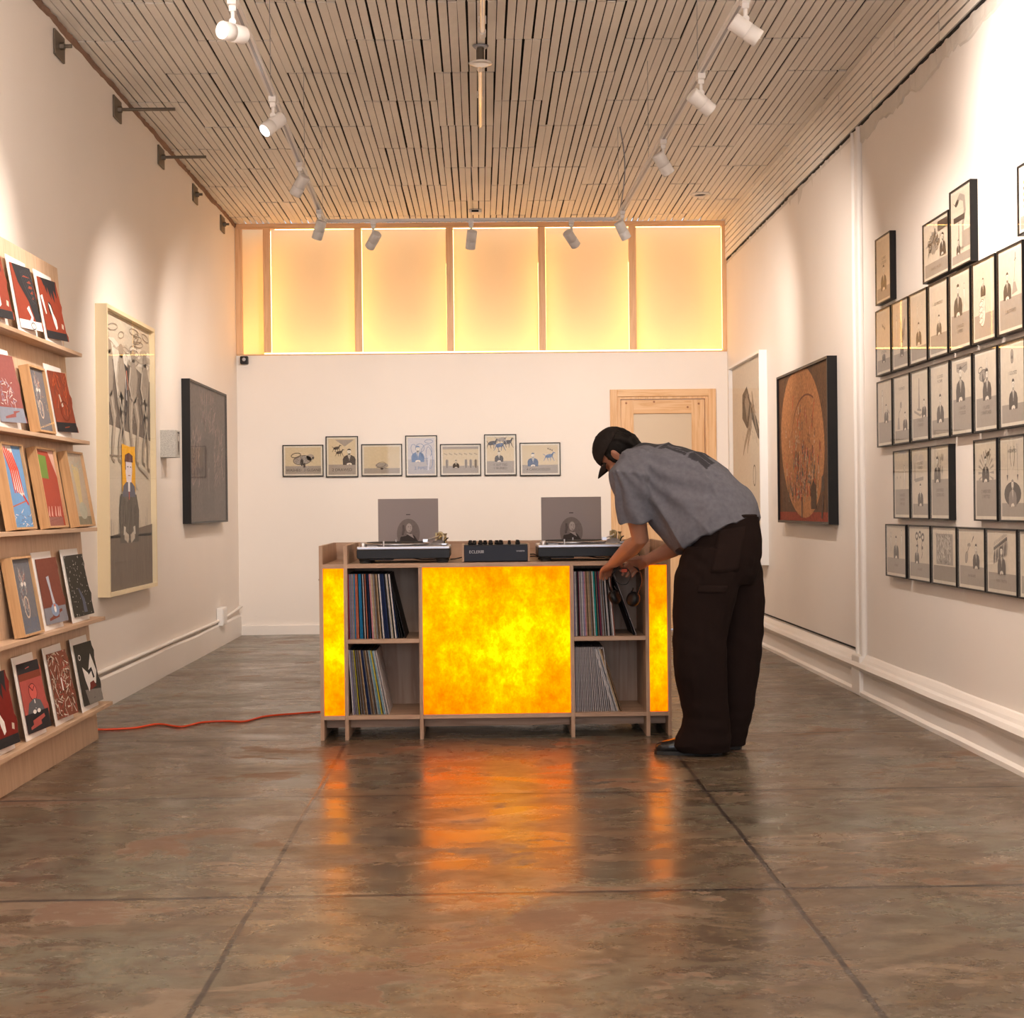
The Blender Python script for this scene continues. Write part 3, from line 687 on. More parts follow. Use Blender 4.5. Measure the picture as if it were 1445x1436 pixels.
def picture(label, wx, wy, wz, rz, W, H, depth, fw, fmat, draw, bg=PAP, mount=.014, group=None, canvas=False, name='framed_picture', glass=True, cat='framed drawing', lean=0, inset=.004, gmat=None):
    t = thing(name, label, cat, (wx, wy, wz), (-lean, 0, rz), group)
    w = MB()
    def bar(a, b, c, d):       # mitred frame side
        V = [(p[0], -depth, p[1]) for p in (a, b, c, d)]+[(p[0], 0, p[1]) for p in (a, b, c, d)]
        w.mesh(V, [(0, 1, 2, 3), (7, 6, 5, 4), (0, 4, 5, 1), (1, 5, 6, 2), (2, 6, 7, 3), (3, 7, 4, 0)])
    h = W/2; f = fw
    bar((-h, 0), (h, 0), (h-f, f), (-h+f, f)); bar((h, 0), (h, H), (h-f, H-f), (h-f, f)); bar((h, H), (-h, H), (-h+f, H-f), (h-f, H-f)); bar((-h, H), (-h, 0), (-h+f, f), (-h+f, H-f))
    w.build('frame', fmat, t)
    a = Art(W-2*f, H-2*f); aw, ah = a.w, a.h
    a.rect(0, 0, aw, ah, bg if mount <= 0 else (.66, .60, .50))
    a2 = Art(aw-2*mount, ah-2*mount); a2.rect(0, 0, a2.w, a2.h, bg); draw(a2, a2.w, a2.h)
    mb = MB(); mb.box(-h+f, h-f, -depth+inset+.003, -.001, f, H-f, 0, (.5, .45, .38))
    y = -depth+inset+.0028
    a.mesh(mb, y, -h+f, f); a2.mesh(mb, y-.0002, -h+f+mount, f+mount)
    mb.build('artwork', M_CANVAS if canvas else M_INK, t)
    if glass:
        gq = MB(); gq.face([(-h+f, -depth+.0006, f), (h-f, -depth+.0006, f), (h-f, -depth+.0006, H-f), (-h+f, -depth+.0006, H-f)]); gq.build('picture_pane', gmat or M_GLASS, t)
    return t

RZ_R, RZ_L = -pi/2, pi/2
# ---------- back wall: seven drawings in a row
k7 = 13.3/13.18
GB = 'row of seven small black-framed drawings on the back wall'
BLUE = (.13, .20, .36)
def b1(a, w, h): a.rect(0, 0, w, h*.3, WASH); beast_(a, w*.48, h*.32, h*.2); a.text(w*.5, h*.1, h*.14, '1 WASHED  3 GLEANED', INK)
def b2(a, w, h):
    a.rect(0, 0, w, h*.28, WASH); a.poly([(w*.25, h*.97), (w*.95, h*.97), (w*.6, h*.78)], WASH); horses_(a, w*.4, h*.5, h*.1); bust(a, w*.76, h*.27, h*.15); horses_(a, w*.3, h*.62, h*.1); a.text(w*.5, h*.1, h*.11, '2 DRAWED', INK)
def b3(a, w, h): a.rect(0, 0, w, h*.2, WASH); a.ell(w*.5, h*.3, w*.18, h*.1, WASH); a.loop(w*.48, h*.33, w*.13, h*.09, .003, INK, .2); a.ell(w*.5, h*.18, w*.04, h*.04, INK); a.line([(w*.35, h*.22), (w*.65, h*.2)], .003, INK)
def b4(a, w, h):
    a.rect(0, 0, w, h*.4, (.40, .38, .40))
    for x, y, rx, ry, an in ((.25, .65, .12, .18, .3), (.7, .62, .2, .2, -.2), (.45, .72, .16, .12, .1), (.8, .45, .12, .3, .1), (.78, .9, .15, .05, 0)): a.loop(w*x, h*y, w*rx, h*ry, .004, BLUE, an)
    bust(a, w*.37, h*.33, h*.15, BLUE); a.text(w*.5, h*.12, h*.12, '2 PIPED', BLUE); a.line([(w*.8, h*.5), (w*.75, h*.1)], [.02, .01], (.55, .55, .6))
def b5(a, w, h):
    a.rect(0, 0, w, h*.28, WASH); a.rect(0, h*.9, w, h, WASH)
    for k in range(7): birds_(a, w*(.08+.14*k), h*.7, h*.06)
    for x in (.12, .65, .78, .92): a.rect(w*x-w*.04, h*.2, w*x+w*.04, h*.5, WASH); a.line([(w*x, h*.2), (w*x, h*.52)], .006, INK)
    bust(a, w*.37, h*.2, h*.1)
def b6(a, w, h):
    a.rect(0, 0, w, h*.33, WASH); [horses_(a, w*x, h*y, h*.14, c) for x, y, c in ((.2, .66, INK), (.48, .6, (.10, .14, .25)), (.76, .68, INK), (.55, .76, WASH))]
    bust(a, w*.45, h*.31, h*.1); a.text(w*.5, h*.2, h*.09, '1 SLITTED|1 BURIED', INK)
def b7(a, w, h):
    a.rect(0, 0, w, h*.3, WASH); bust(a, w*.3, h*.25, h*.16, (.09, .12, .2)); horses_(a, w*.75, h*.42, h*.16, BLUE); birds_(a, w*.78, h*.82, h*.1)
    a.text(w*.45, h*.1, h*.12, '4 CANOODLED', INK)
for (x0, x1, z0, z1), dr, lab in (((-1.752, -1.393, 1.405, 1.684), b1, 'black-framed drawing of a squat beast with a looping tail, in the row of seven'),
 ((-1.372, -1.087, 1.396, 1.757), b2, 'black-framed upright drawing of a seated man under an open wedge shape, caption 2 DRAWED'),
 ((-1.059, -.699, 1.402, 1.684), b3, 'black-framed drawing, nearly empty with one low curled shape on the horizon'),
 ((-.670, -.390, 1.395, 1.757), b4, 'black-framed upright blue ink drawing of a man among curling nudes, caption 2 PIPED'),
 ((-.364, -.003, 1.397, 1.678), b5, 'black-framed drawing with a line of small birds over jars and a seated man'),
 ((.026, .311, 1.396, 1.760), b6, 'black-framed upright drawing of leaping horses above a tiny seated man'),
 ((.339, .700, 1.390, 1.683), b7, 'black-framed drawing of a man beside a blue flying horse, on the back wall')):
    picture(lab, (x0+x1)/2*k7, YB, CAMH+(z0-CAMH)*k7, 0, (x1-x0)*k7, (z1-z0)*k7, .022, .008, M_BLACKF, dr, group=GB, bg=(.58, .48, .32) if dr is not b4 else (.52, .50, .52))

# ---------- right wall: grid of small drawings
def std(cap, cy, fn=None, bx=.5, by=.14, u=.085, desk=.2, capcol=(.13, .105, .085), **k):
    def d(a, w, h):
        a.rect(0, 0, w, h*desk, WASH)
        if fn: fn(a, w, h)
        if bx is not None: bust(a, w*bx, h*by, h*u*1.2, **k)
        if cap: a.text(w*.5, h*cy, h*.068, cap, capcol)
    return d
GA = 'wall of small black-framed caption drawings'
colY = [8.21-.324*k for k in range(9)]
def rp(label, y_far, W, z0, z1, dr, bg=PAP):
    picture(label, XR, y_far-W/2, z0, RZ_R, W, z1-z0, .034, .007, M_BLACKF, dr, group=GA, bg=bg)
FP = .300
rowB = [
 (std('3 STRUNG', .3, lambda a, w, h: (birds_(a, w*.5, h*.72, h*.1)), .5, .14, .07), 'drawing of strung birds over a man, next to the painted pipe'),
 (std('2 FITTED', .12, lambda a, w, h: (nude_(a, w*.22, h*.45, h*.13), wings_(a, w*.65, h*.35, h*.16)), .6, .14, .07), 'drawing of a big winged moth and hanging body above a man, second of its row'),
 (std('', .1, lambda a, w, h: (nude_(a, w*.42, h*.66, h*.07), nude_(a, w*.7, h*.69, h*.06)), .5, .22, .1), 'drawing of a man with two tiny nudes floating over his head'),
 (std('120 MOONED', .72, None, .52, .26, .085, .28), 'drawing captioned 120 MOONED above a small man'),
 (std('2 FOOLED|2 FREED', .25, lambda a, w, h: nude_(a, w*.72, h*.5, h*.12), .38, .42, .13, .45), 'drawing of a man standing beside a nude figure over a tall grey desk'),
 (std('', .1, lambda a, w, h: fist_(a, w*.4, h*.2, h*.125), .45, .56, .07, .32, hands=False), 'drawing of a giant fist gripping a tiny man'),
 (std('2 BUTTERED', .2, lambda a, w, h: spot_sword(a, w*.65, h*.58, h*.13), .35, .38, .1, .4), 'drawing of a man beside a sword stuck in a mound'),
 (std('1 RAISED', .3, lambda a, w, h: column_(a, w*.4, h*.3, h*.12), .6, .2, .08), 'drawing of a leaning tower cut by the picture edge, beside the sword drawing'),
]
rowC = [
 (std('', .1, lambda a, w, h: (nude_(a, w*.3, h*.45, h*.15), birds_(a, w*.75, h*.5, h*.07)), .6, .33, .09, .36), 'drawing of a tall nude behind a man with raised arms at a dark desk'),
 (std('1 DONKED', .82, lambda a, w, h: flask_(a, w*.25, h*.18, h*.12), .72, .15, .085, .16), 'drawing captioned 1 DONKED with a bent-necked flask'),
 (std('1 WALKED|1 CHAFED', .24, lambda a, w, h: (column_(a, w*.42, h*.42, h*.11), a.line([(w*.1, h*.42), (w*.5, h*.34), (w*.8, h*.4)], .012, WASH)), .75, .3, .08, .3), 'drawing of a tall slender chimney next to a small man'),
 (std('12 LOVED|9 CAME', .84, None, .5, .17, .12, .22), 'drawing captioned 12 LOVED 9 CAME above one seated man'),
 (std('1 SHAVED|1 TICKLED', .3, lambda a, w, h: cloth_(a, w*.5, h*.8, h*.12), .42, .42, .14, .46), 'drawing of a man beneath a draped dark cloth'),
 (std('1 FLAYED|2 SNATCHED', .24, lambda a, w, h: (beast_(a, w*.35, h*.62, h*.09), nude_(a, w*.55, h*.72, h*.07)), .55, .36, .12, .4), 'drawing of a man with a rearing beast over his shoulders'),
 (std('1 GOOSED', .62, lambda a, w, h: egg_(a, w*.48, h*.86, h*.12), .52, .17, .11, .24), 'drawing captioned 1 GOOSED with an egg hanging overhead'),
 (std('4 SAILED', .62, lambda a, w, h: branches_(a, w*.5, h*.7, h*.1), .5, .17, .1, .24), 'drawing of a leafy spray over a man, cut off beside the egg drawing'),
]
rowD = {
 1: (std('1 WINKED|2 WAVED|3 MOVED', .3, lambda a, w, h: (egg_(a, w*.15, h*.62, h*.03), egg_(a, w*.38, h*.62, h*.03), nude_(a, w*.68, h*.42, h*.13)), None, desk=.42), 'drawing of a bent nude and two floating cups, first of the short row of three'),
 2: (std('11 LOVED|1 DINED', .8, lambda a, w, h: (a.line([(w*.15, h*.55), (w*.7, h*.58)], .018, WASH), column_(a, w*.14, h*.55, h*.06)), .5, .14, .1, .18), 'drawing captioned 11 LOVED 1 DINED with a man under a shelf'),
 3: (std('3 SKEWERED|1 SCORCHED', .36, lambda a, w, h: strokes_(a, w*.48, h*.58, h*.1, 18), .35, .5, .11, .55), 'drawing of a man under a slanting rain of dark strokes'),
 5: (std('2 WRECKED|2 WITTED', .32, lambda a, w, h: (rays_(a, w*.5, h*.6, h*.15), horses_(a, w*.6, h*.76, h*.08)), .48, .47, .1, .5), 'drawing of a man in front of fanned grey wings'),
 6: (std('4 TORTED', .84, lambda a, w, h: (ropes_(a, w*.5, h*.62, h*.14), a.ell(w*.5, h*.3, w*.38, h*.16, INK)), .5, .13, .1, .18, ink=(.25, .21, .18)), 'drawing of a giant suited man holding a small one between two arrows'),
 7: (std('1 ROPED', .3, lambda a, w, h: snake_(a, w*.5, h*.45, h*.12), .5, .13, .1), 'drawing of a curled snake and a man, cut off beside the giant suited man'),
}
rowE = [
 (8.05, .385, std('3 RUBBED', .16, lambda a, w, h: (nude_(a, w*.2, h*.42, h*.16), nude_(a, w*.8, h*.42, h*.18)), .5, .33, .14, .34), 'wide drawing of a man between two tall robed figures, lowest row'),
 (7.62, .372, std('15 PUNKED', .14, lambda a, w, h: blots_(a, w*.5, h*.45, h*.17), .35, .28, .11, .3), 'wide drawing of big inky eyes on branching legs, lowest row'),
 (7.225, .380, std('', .1, lambda a, w, h: (furry_(a, w*.5, h*.28, h*.22), a.rect(0, 0, w, h*.3, (.26, .22, .18))), None, desk=.3), 'wide drawing of a dense shaggy thicket over a dark desk, lowest row'),
 (6.826, .372, std('2000 BRUSHED', .16, lambda a, w, h: net_(a, w*.35, h*.6, h*.16), .68, .32, .13, .36), 'wide drawing of a man fishing with a net and a flying blade, lowest row'),
 (6.440, .376, std('30,000 1 TRUSTED', .14, lambda a, w, h: crowd_(a, w*.45, h*.66, h*.17), .5, .28, .14, .3), 'wide drawing of a marching crowd over a round-shouldered man, lowest row'),
 (6.046, .376, std('1 PARTED', .14, lambda a, w, h: rays_(a, w*.4, h*.4, h*.2), .5, .25, .12, .3), 'wide drawing of pale rays, cut by the picture edge in the lowest row'),
]
for k, (dr, lab) in enumerate(rowB): rp(lab, colY[k]-.0, FP, 1.815, 2.176, dr)
for k, (dr, lab) in enumerate(rowC): rp(lab, colY[k]-.012, FP, 1.424, 1.784, dr)
for k, (dr, lab) in rowD.items(): rp(lab, colY[k]+.0 if k != 1 else 7.885, FP, 1.034, 1.392, dr)
for yf, W, dr, lab in rowE: rp(lab, yf, W, .722, 1.003, dr)
rp('narrow-looking drawing hung alone above the moth row, nearest the painted pipe'.replace('nearest', 'next to'), 8.20, FP, 2.207, 2.571, std('1 CAPPED|1 CODDED', .66, None, .5, .14, .12, .2))
rp('wide drawing of a wild plant and a small man beside the looped serpent drawing', 7.318, .405, 2.195, 2.485, std('1 SPANKED 7 WILTED', .1, lambda a, w, h: (branches_(a, w*.40, h*.42, h*.34), a.rect(w*.6, h*.8, w, h*.98, INK)), .8, .3, .12, .26))
rp('upright drawing of a looped serpent, highest of the frames above the grid', 6.893, FP, 2.192, 2.558, std('2 PIPED', .16, lambda a, w, h: (snake_(a, w*.5, h*.32, h*.19), a.rect(w*.55, h*.18, w, h*.42, WASH), column_(a, w*.38, h*.2, h*.09), a.rect(w*.1, h*.58, w*.7, h*.66, INK)), .35, .12, .06, .12))
rp('wide drawing of stacked striped shapes, cut by the picture edge above the grid', 6.017, .40, 2.196, 2.479, std('', .1, lambda a, w, h: [a.rect(w*.1, h*(.35+.1*k), w*.6, h*(.4+.1*k), INK if k % 2 else (.45, .25, .1)) for k in range(5)], .7, .2, .15, .22))

# ---------- left wall: big framed works
def tall_cream(a, w, h):
    G1, G2, G3 = (.15, .12, .095), (.30, .25, .20), (.50, .43, .34)
    a.poly([(0, h*.60), (w, h*.565), (w, h*.80), (w*.62, h*.84), (w*.3, h*.86), (0, h*.80)], G1)
    r = random.Random(5)
    for k in range(26): a.ell(w*r.uniform(.02, .98), h*r.uniform(.85, .90), w*r.uniform(.05, .13), h*r.uniform(.012, .022), G3 if k % 2 else PALE, r.uniform(-.2, .2))
    for k in range(14): a.loop(w*r.uniform(.05, .9), h*r.uniform(.85, .97), w*r.uniform(.04, .1), h*r.uniform(.008, .016), .006, G2, r.uniform(-.3, .3))
    a.poly([(w*.16, h*.88), (w*.5, h*.86), (w*.42, h*.72), (w*.36, h*.56)], PALE)
    a.poly([(w*.38, h*.84), (w*.50, h*.82), (w*.47, h*.66), (w*.42, h*.60)], (.03, .028, .03)); a.line([(w*.46, h*.81), (w*.49, h*.74)], [.02, .012], (.6, .2, .12)); a.line([(w*.44, h*.8), (w*.455, h*.7)], .012, (.7, .66, .66))
    LG, HI = (.34, .285, .225), (.52, .45, .36)
    for x, ph in ((.10, 1), (.34, -1), (.60, 1), (.86, -1)):        # long-legged figures striding across
        a.line([(w*x, h*.86), (w*(x+.02), h*.80), (w*x, h*.70)], [w*.07, w*.17, w*.12], LG); a.ell(w*(x+.01), h*.875, w*.05, h*.026, LG)
        for sg in (-1, 1):
            hx_ = .035*sg; kx = x+hx_+.05*sg*ph+.02; fx = x+hx_+.02*sg; lift = .02 if sg == ph else 0
            a.line([(w*(x+hx_), h*.71), (w*kx, h*.625), (w*(kx-.005), h*.60), (w*(fx+.02), h*.54), (w*fx, h*(.455+lift)), (w*(fx+.05), h*(.445+lift))], [w*.10, w*.075, w*.05, w*.055, w*.025, w*.02], LG)
        for sg in (-1, 1):
            hx_ = .035*sg; kx = x+hx_+.05*sg*ph+.02; fx = x+hx_+.02*sg; lift = .02 if sg == ph else 0
            a.line([(w*(x+hx_+.01), h*.70), (w*(kx+.01), h*.63), (w*(fx+.03), h*.55), (w*(fx+.004), h*(.47+lift))], [w*.02, w*.018, w*.014, w*.006], HI)
        a.line([(w*(x-.05), h*.83), (w*(x-.085), h*.76), (w*(x-.03), h*.71)], [w*.03, w*.025, w*.015], HI)
    a.grain(110, 0, h*.60, w, h*.86, .05, .005, [HI, (.12, .1, .08)], 9, 1.5, .4)
    a.line([(w*.02, h*.485), (w*.35, h*.49)], .008, G2)
    a.poly([(w*.32, h*.47), (w*.48, h*.42), (w*.7, h*.36), (w*.6, h*.41), (w*.5, h*.46)], (.45, .40, .33)); a.poly([(w*.66, h*.46), (w*.95, h*.41), (w*.9, h*.44)], (.45, .40, .33))
    a.rect(0, 0, w, h*.20, (.17, .135, .105)).poly([(0, h*.195), (w, h*.235), (w, h*.19), (0, h*.19)], (.17, .135, .105))
    a.grain(80, 0, 0, w, h*.2, .12, .008, [(.13, .10, .08), (.21, .17, .13)], 3, 1.57, .2)
    cx = w*.48
    a.poly([(w*.34, h*.36), (w*.62, h*.36), (w*.62, h*.605*.88), (w*.5, h*.528), (w*.34, h*.535)], (.86, .43, .02))
    a.poly([(cx-.19*w, h*.17), (cx+.20*w, h*.17), (cx+.215*w, h*.29), (cx+.16*w, h*.35), (cx-.17*w, h*.35), (cx-.20*w, h*.29)], (.11, .095, .075))
    a.grain(60, cx-.17*w, h*.18, cx+.16*w, h*.33, .09, .007, [(.24, .2, .16), (.06, .05, .04)], 4, 1.57, .15)
    a.poly([(cx-.14*w, h*.34), (cx+.14*w, h*.34), (cx+.12*w, h*.38), (cx+.06*w, h*.395), (cx-.06*w, h*.395), (cx-.12*w, h*.38)], (.11, .11, .15))
    a.poly([(cx-.05*w, h*.395), (cx+.05*w, h*.395), (cx+.07*w, h*.44), (cx+.06*w, h*.48), (cx-.07*w, h*.48), (cx-.07*w, h*.43)], (.80, .72, .76)); a.rect(cx-.02*w, h*.36, cx+.02*w, h*.40, (.80, .76, .74))
    a.line([(cx, h*.36), (cx, h*.33)], .02, (.5, .08, .04)); a.poly([(cx-.09*w, h*.47), (cx+.085*w, h*.47), (cx+.08*w, h*.495), (cx, h*.505), (cx-.08*w, h*.495)], (.14, .06, .05)); a.line([(cx-.075*w, h*.48), (cx-.07*w, h*.44)], .016, (.14, .06, .05))
    a.line([(cx-.02*w, h*.42), (cx+.03*w, h*.42)], .006, (.4, .2, .2)); a.line([(cx-.04*w, h*.452), (cx-.01*w, h*.452)], .006, (.1, .1, .1)); a.line([(cx+.02*w, h*.452), (cx+.05*w, h*.452)], .006, (.1, .1, .1))
    for sg in (-1, 1):
        for k in range(4): a.ell(cx+sg*(.035+.02*k)*w, h*(.185+.004*k), w*.014, h*.018, (.60, .53, .43), sg*.4)
    for sg in (-1, 1): a.poly([(cx+sg*.09*w, h*.20), (cx+sg*.13*w, h*.20), (cx+sg*.12*w, h*.232), (cx+sg*.08*w, h*.228)], (.6, .56, .48))
picture('tall cream-framed ink drawing with striding figures and an orange patch behind a suited man', XL, 9.055, .632, RZ_L, 1.235, 1.66, .068, .022, M_CREAMF, tall_cream, gmat=M_GLASSQ, bg=(.60, .53, .42), mount=0, name='framed_drawing', inset=.03)
def dark_grey(a, w, h):
    a.grain(260, 0, 0, w, h, .10, .012, [(.085, .072, .070), (.125, .105, .098), (.10, .085, .08)], 2, 1.5, .7)
    a.rect(w*.33, h*.05, w*.66, h*.62, (.10, .085, .082))
    for x0, x1, y0, y1, s_ in ((.08, .28, .25, .65, 1), (.66, .92, .25, .7, 2), (.3, .7, .66, .92, 3)): a.grain(60, w*x0, h*y0, w*x1, h*y1, .09, .012, [(.30, .21, .18), (.30, .22, .20)], s_, 1.3, 1.0)
    a.line([(w*.5, h*.2), (w*.505, h*.36)], .012, (.26, .22, .21)); a.ell(w*.505, h*.38, .012, .02, (.26, .22, .21))
    a.line([(w*.15, h*.66), (w*.3, h*.9), (w*.5, h*.88), (w*.7, h*.92), (w*.85, h*.7)], .006, (.17, .14, .13))
picture('wide dark grey painting with faint ghostly figures in a deep black frame', XL, 11.62, 1.02, RZ_L, 1.56, 1.055, .062, .016, M_BLACKF, dark_grey, gmat=M_GLASSQ, bg=(.115, .098, .092), mount=0, canvas=True, name='framed_painting', cat='painting', inset=.012)
# small speckled object box
c = thing('speckled_box', 'small speckled grey box mounted on the wall between the cream and dark frames', 'box', (XL, 10.18, 1.478), (0, 0, RZ_L))
def speck():
    m, n, L, b, o = newmat('speckled_stone'); tc = N(n, 'TexCoord'); v = N(n, 'TexVoronoi'); v.inputs['Scale'].default_value = 170
    L.new(tc.outputs['Object'], v.inputs['Vector']); r = ramp(n, [(0, (.06, .06, .055)), (.25, (.36, .35, .32)), (.6, (.48, .46, .42))]); L.new(v.outputs['Distance'], r.inputs[0]); L.new(r.outputs[0], b.inputs['Base Color']); b.inputs['Roughness'].default_value = .7; return m
MB().box(-.075, .075, -.105, -.0, 0, .185).build('box_body', speck(), c, bevel=.002)
a = Art(.15, .185); a.rect(.06, .02, .13, .165, (.30, .28, .25)).ell(.095, .08, .018, .045, (.10, .08, .07)).ell(.095, .13, .014, .02, (.62, .55, .5)).rect(.06, .165, .13, .175, (.05, .05, .05))
a.mesh(MB(), -.1055, -.075, 0).build('face_print', M_INK, c)
# ---------- right wall: big works
def orange_(a, w, h):
    a.grain(300, 0, 0, w, h, .12, .012, [(.10, .05, .026), (.15, .07, .035), (.07, .035, .02)], 6, 1.4, .8)
    # near side is the larger x of the sheet
    a.rect(0, 0, w, h*.06, (.26, .04, .02))
    a.ell(w*.48, h*.53, w*.44, h*.50, (.42, .18, .07), -.22, 40)
    a.grain(420, w*.2, h*.14, w*.74, h*.92, .05, .005, [(.55, .25, .10), (.36, .14, .05), (.50, .16, .06), (.58, .30, .14)], 7, 1.4, 1.0)
    a.loop(w*.62, h*.44, w*.35, h*.38, .012, (.16, .05, .025), -.2, pi*.45, pi*.98)
    for x0, y0, x1, y1 in ((.45, .55, .46, .72), (.68, .6, .74, .78), (.3, .75, .32, .85)): a.line([(w*x0, h*y0), (w*x1, h*y1)], .010, (.55, .07, .03))
    r = random.Random(12)
    cols = [(.12, .06, .04), (.55, .08, .04), (.55, .42, .30), (.2, .18, .12), (.32, .07, .04), (.62, .3, .2), (.1, .1, .09)]
    pos = [(r.gauss(.50, .17), abs(r.gauss(.12, .2))+.12) for _ in range(250)]
    for i, c_ in enumerate(cols):
        for (x, y) in pos[i::7]:
            if .08 < x < .94 and y < .8: a.line([(w*x, h*y), (w*x+r.uniform(-.01, .01), h*y+r.uniform(.02, .045))], [.020, .010], c_)
        for (x, y) in pos[i::7]:
            if .08 < x < .94 and y < .8: a.ell(w*x, h*y+.045, .008, .009, c_)
    a.poly([(w*.66, h*.08), (w*.76, h*.08), (w*.76, h*.22), (w*.71, h*.27), (w*.66, h*.22)], (.07, .035, .02))
    a.poly([(w*.85, h*.18), (w*.92, h*.2), (w*.9, h*.3), (w*.86, h*.28)], (.09, .06, .045)); a.line([(w*.48, h*.02), (w*.485, h*.16)], .03, (.10, .07, .06)); a.line([(w*.86, h*.02), (w*.89, h*.16)], .04, (.10, .06, .045))
picture('orange-brown painting of a huge tilted oval swarming with tiny figures, in a deep black frame', XR, 9.985, .985, RZ_R, 1.585, 1.05, .075, .016, M_BLACKF, orange_, bg=(.115, .055, .028), mount=0, canvas=True, name='framed_painting', cat='painting', inset=.012, glass=False)
def tall_white(a, w, h):
    G = (.085, .07, .055); G2 = (.30, .24, .18)
    a.poly([(w*.35, h*.84), (w*.50, h*.875), (w*.60, h*.80), (w*.80, h*.70), (w*.95, h*.58), (w*.84, h*.60), (w*.66, h*.70), (w*.50, h*.66), (w*.34, h*.72)], G)
    a.poly([(w*.42, h*.80), (w*.5, h*.84), (w*.58, h*.78), (w*.5, h*.70)], G2)
    a.line([(w*.66, h*.78), (w*.56, h*.66), (w*.42, h*.58), (w*.36, h*.53)], [.06, .07, .05, .02], G2); a.line([(w*.66, h*.76), (w*.62, h*.66), (w*.52, h*.58), (w*.50, h*.535)], [.05, .05, .04, .015], G2)
    a.line([(w*.66, h*.84), (w*.70, h*.76), (w*.82, h*.62)], [.03, .07, .02], G2)
    a.grain(90, w*.36, h*.56, w*.9, h*.84, .05, .006, [(.45, .38, .3), (.05, .04, .03)], 5, 2.2, .5)
    a.loop(w*.72, h*.42, w*.04, h*.05, .012, G); bust(a, w*.6, h*.12, h*.07); a.rect(0, 0, w, h*.12, (.17, .135, .105))
picture('tall white-framed ink drawing of a winged creature, beyond the bending person', XR-.012, 12.18, .645, RZ_R, 1.44, 1.665, .060, .022, M_WMETAL, tall_white, gmat=M_GLASSQ, bg=(.60, .52, .41), mount=0, name='framed_drawing', inset=.03)

# ------------------------------------------------------------ leaning plywood print rack
BX = lambda z: -1.897-.0765*z           # face of the board at height z
RY0, RY1 = 4.3, 7.36
rack = thing('print_rack', 'pale plywood rack of five narrow ledges leaning on the side wall, holding prints', 'display rack', (-2.0, RY1, 0))
O = (-2.0, RY1, 0)
w = MB(); zt = 2.315
V = [(BX(0), RY0, 0), (BX(0), RY1, 0), (BX(0)-.018, RY1, 0), (BX(0)-.018, RY0, 0), (BX(zt), RY0, zt), (BX(zt), RY1, zt), (BX(zt)-.018, RY1, zt), (BX(zt)-.018, RY0, zt)]
w.mesh(V, [(0, 1, 2, 3), (7, 6, 5, 4), (0, 4, 5, 1), (1, 5, 6, 2), (2, 6, 7, 3), (3, 7, 4, 0)])
w.build('back_board', M_BIRCH, rack, origin=O, bevel=.001)
SHZ = [1.895, 1.464, 1.04, .602, .185]
for z in SHZ:
    w = MB(); w.box(BX(z), BX(z)+.085, RY0, RY1, z-.018, z)
    w.build('ledge', M_BIRCHY, rack, origin=O, bevel=.0015)
def lean_item(kind, shelf, y0, y1, H, draw, label, bg, dep=.045, rot=.17, fm=None):
    z = SHZ[shelf-1]; W = y1-y0
    off = .055 if kind == 'print' else .012
    xb = BX(z)+(.05 if kind == 'print' else .060)
    if kind == 'frame':
        return picture(label, xb-dep*math.cos(rot)+.022, (y0+y1)/2, z+.0005, RZ_L, W, H, dep, .009, M_OAKF if fm is None else fm, draw, bg=bg, mount=0, gmat=M_GLASSQ, name='framed_print', lean=rot, cat='framed print', group='framed prints on the plywood rack', inset=.010, glass=True)
    t = thing('art_print', label, 'print', (xb, (y0+y1)/2, z+.0005), (-rot, 0, RZ_L), 'loose prints on the plywood rack')
    MB().box(-W/2, W/2, -.004, 0, 0, H).build('backing_board', M_CARD, t, bevel=.0008)
    sw, sh = W*.80, H*.84
    a = Art(sw, sh); a.rect(0, 0, sw, sh, bg); draw(a, sw, sh)
    wave = lambda x, y: -.002-.022*(x/sw)**1*1.0-.010*(1-y/sh)*(x/sw)
    # sheet: outline with a wavy free edge, printed face towards the room
    mb = MB(); n_ = 12;
    ed = [(sw+.010*math.sin(k*.9+shelf)+.006*math.sin(k*2.1), sh*k/n_) for k in range(n_+1)]
    for k in range(n_):
        p, q = ed[k], ed[k+1]
        pts = [(0, p[1]), p, q, (0, q[1])]
        mb.mesh([(x-W*.40, -.0045+wave(x, y), y+H*.07) for x, y in pts], [(0, 1, 2, 3)], 0, False, bg if 0 < k < n_-1 or True else bg)
    a.mesh(mb, -.0045, -W*.40, H*.07, warp=wave, step=.00015)
    mb.build('printed_sheet', M_INK, t)
    return t
RD = (.27, .05, .026); DK = (.03, .028, .03); WH = (.80, .76, .72)
def swirl(a, w, h):
    a.rect(0, 0, w, h*.14, WH); a.poly([(w*.1, h), (w, h), (w, h*.15), (w*.75, h*.14), (w*.6, h*.45), (w*.25, h*.72)], DK)
    for k in range(6): a.loop(w*1.0, h*1.0, w*(.15+.08*k), h*(.12+.09*k), .0012, (.12, .12, .13), 0, pi*1.05, pi*1.45)
    a.line([(w*.5, h*.35), (w*.62, h*.2), (w*.5, h*.08)], [.03, .02, .03], WH); a.loop(w*.6, h*.06, w*.1, h*.05, .004, DK)
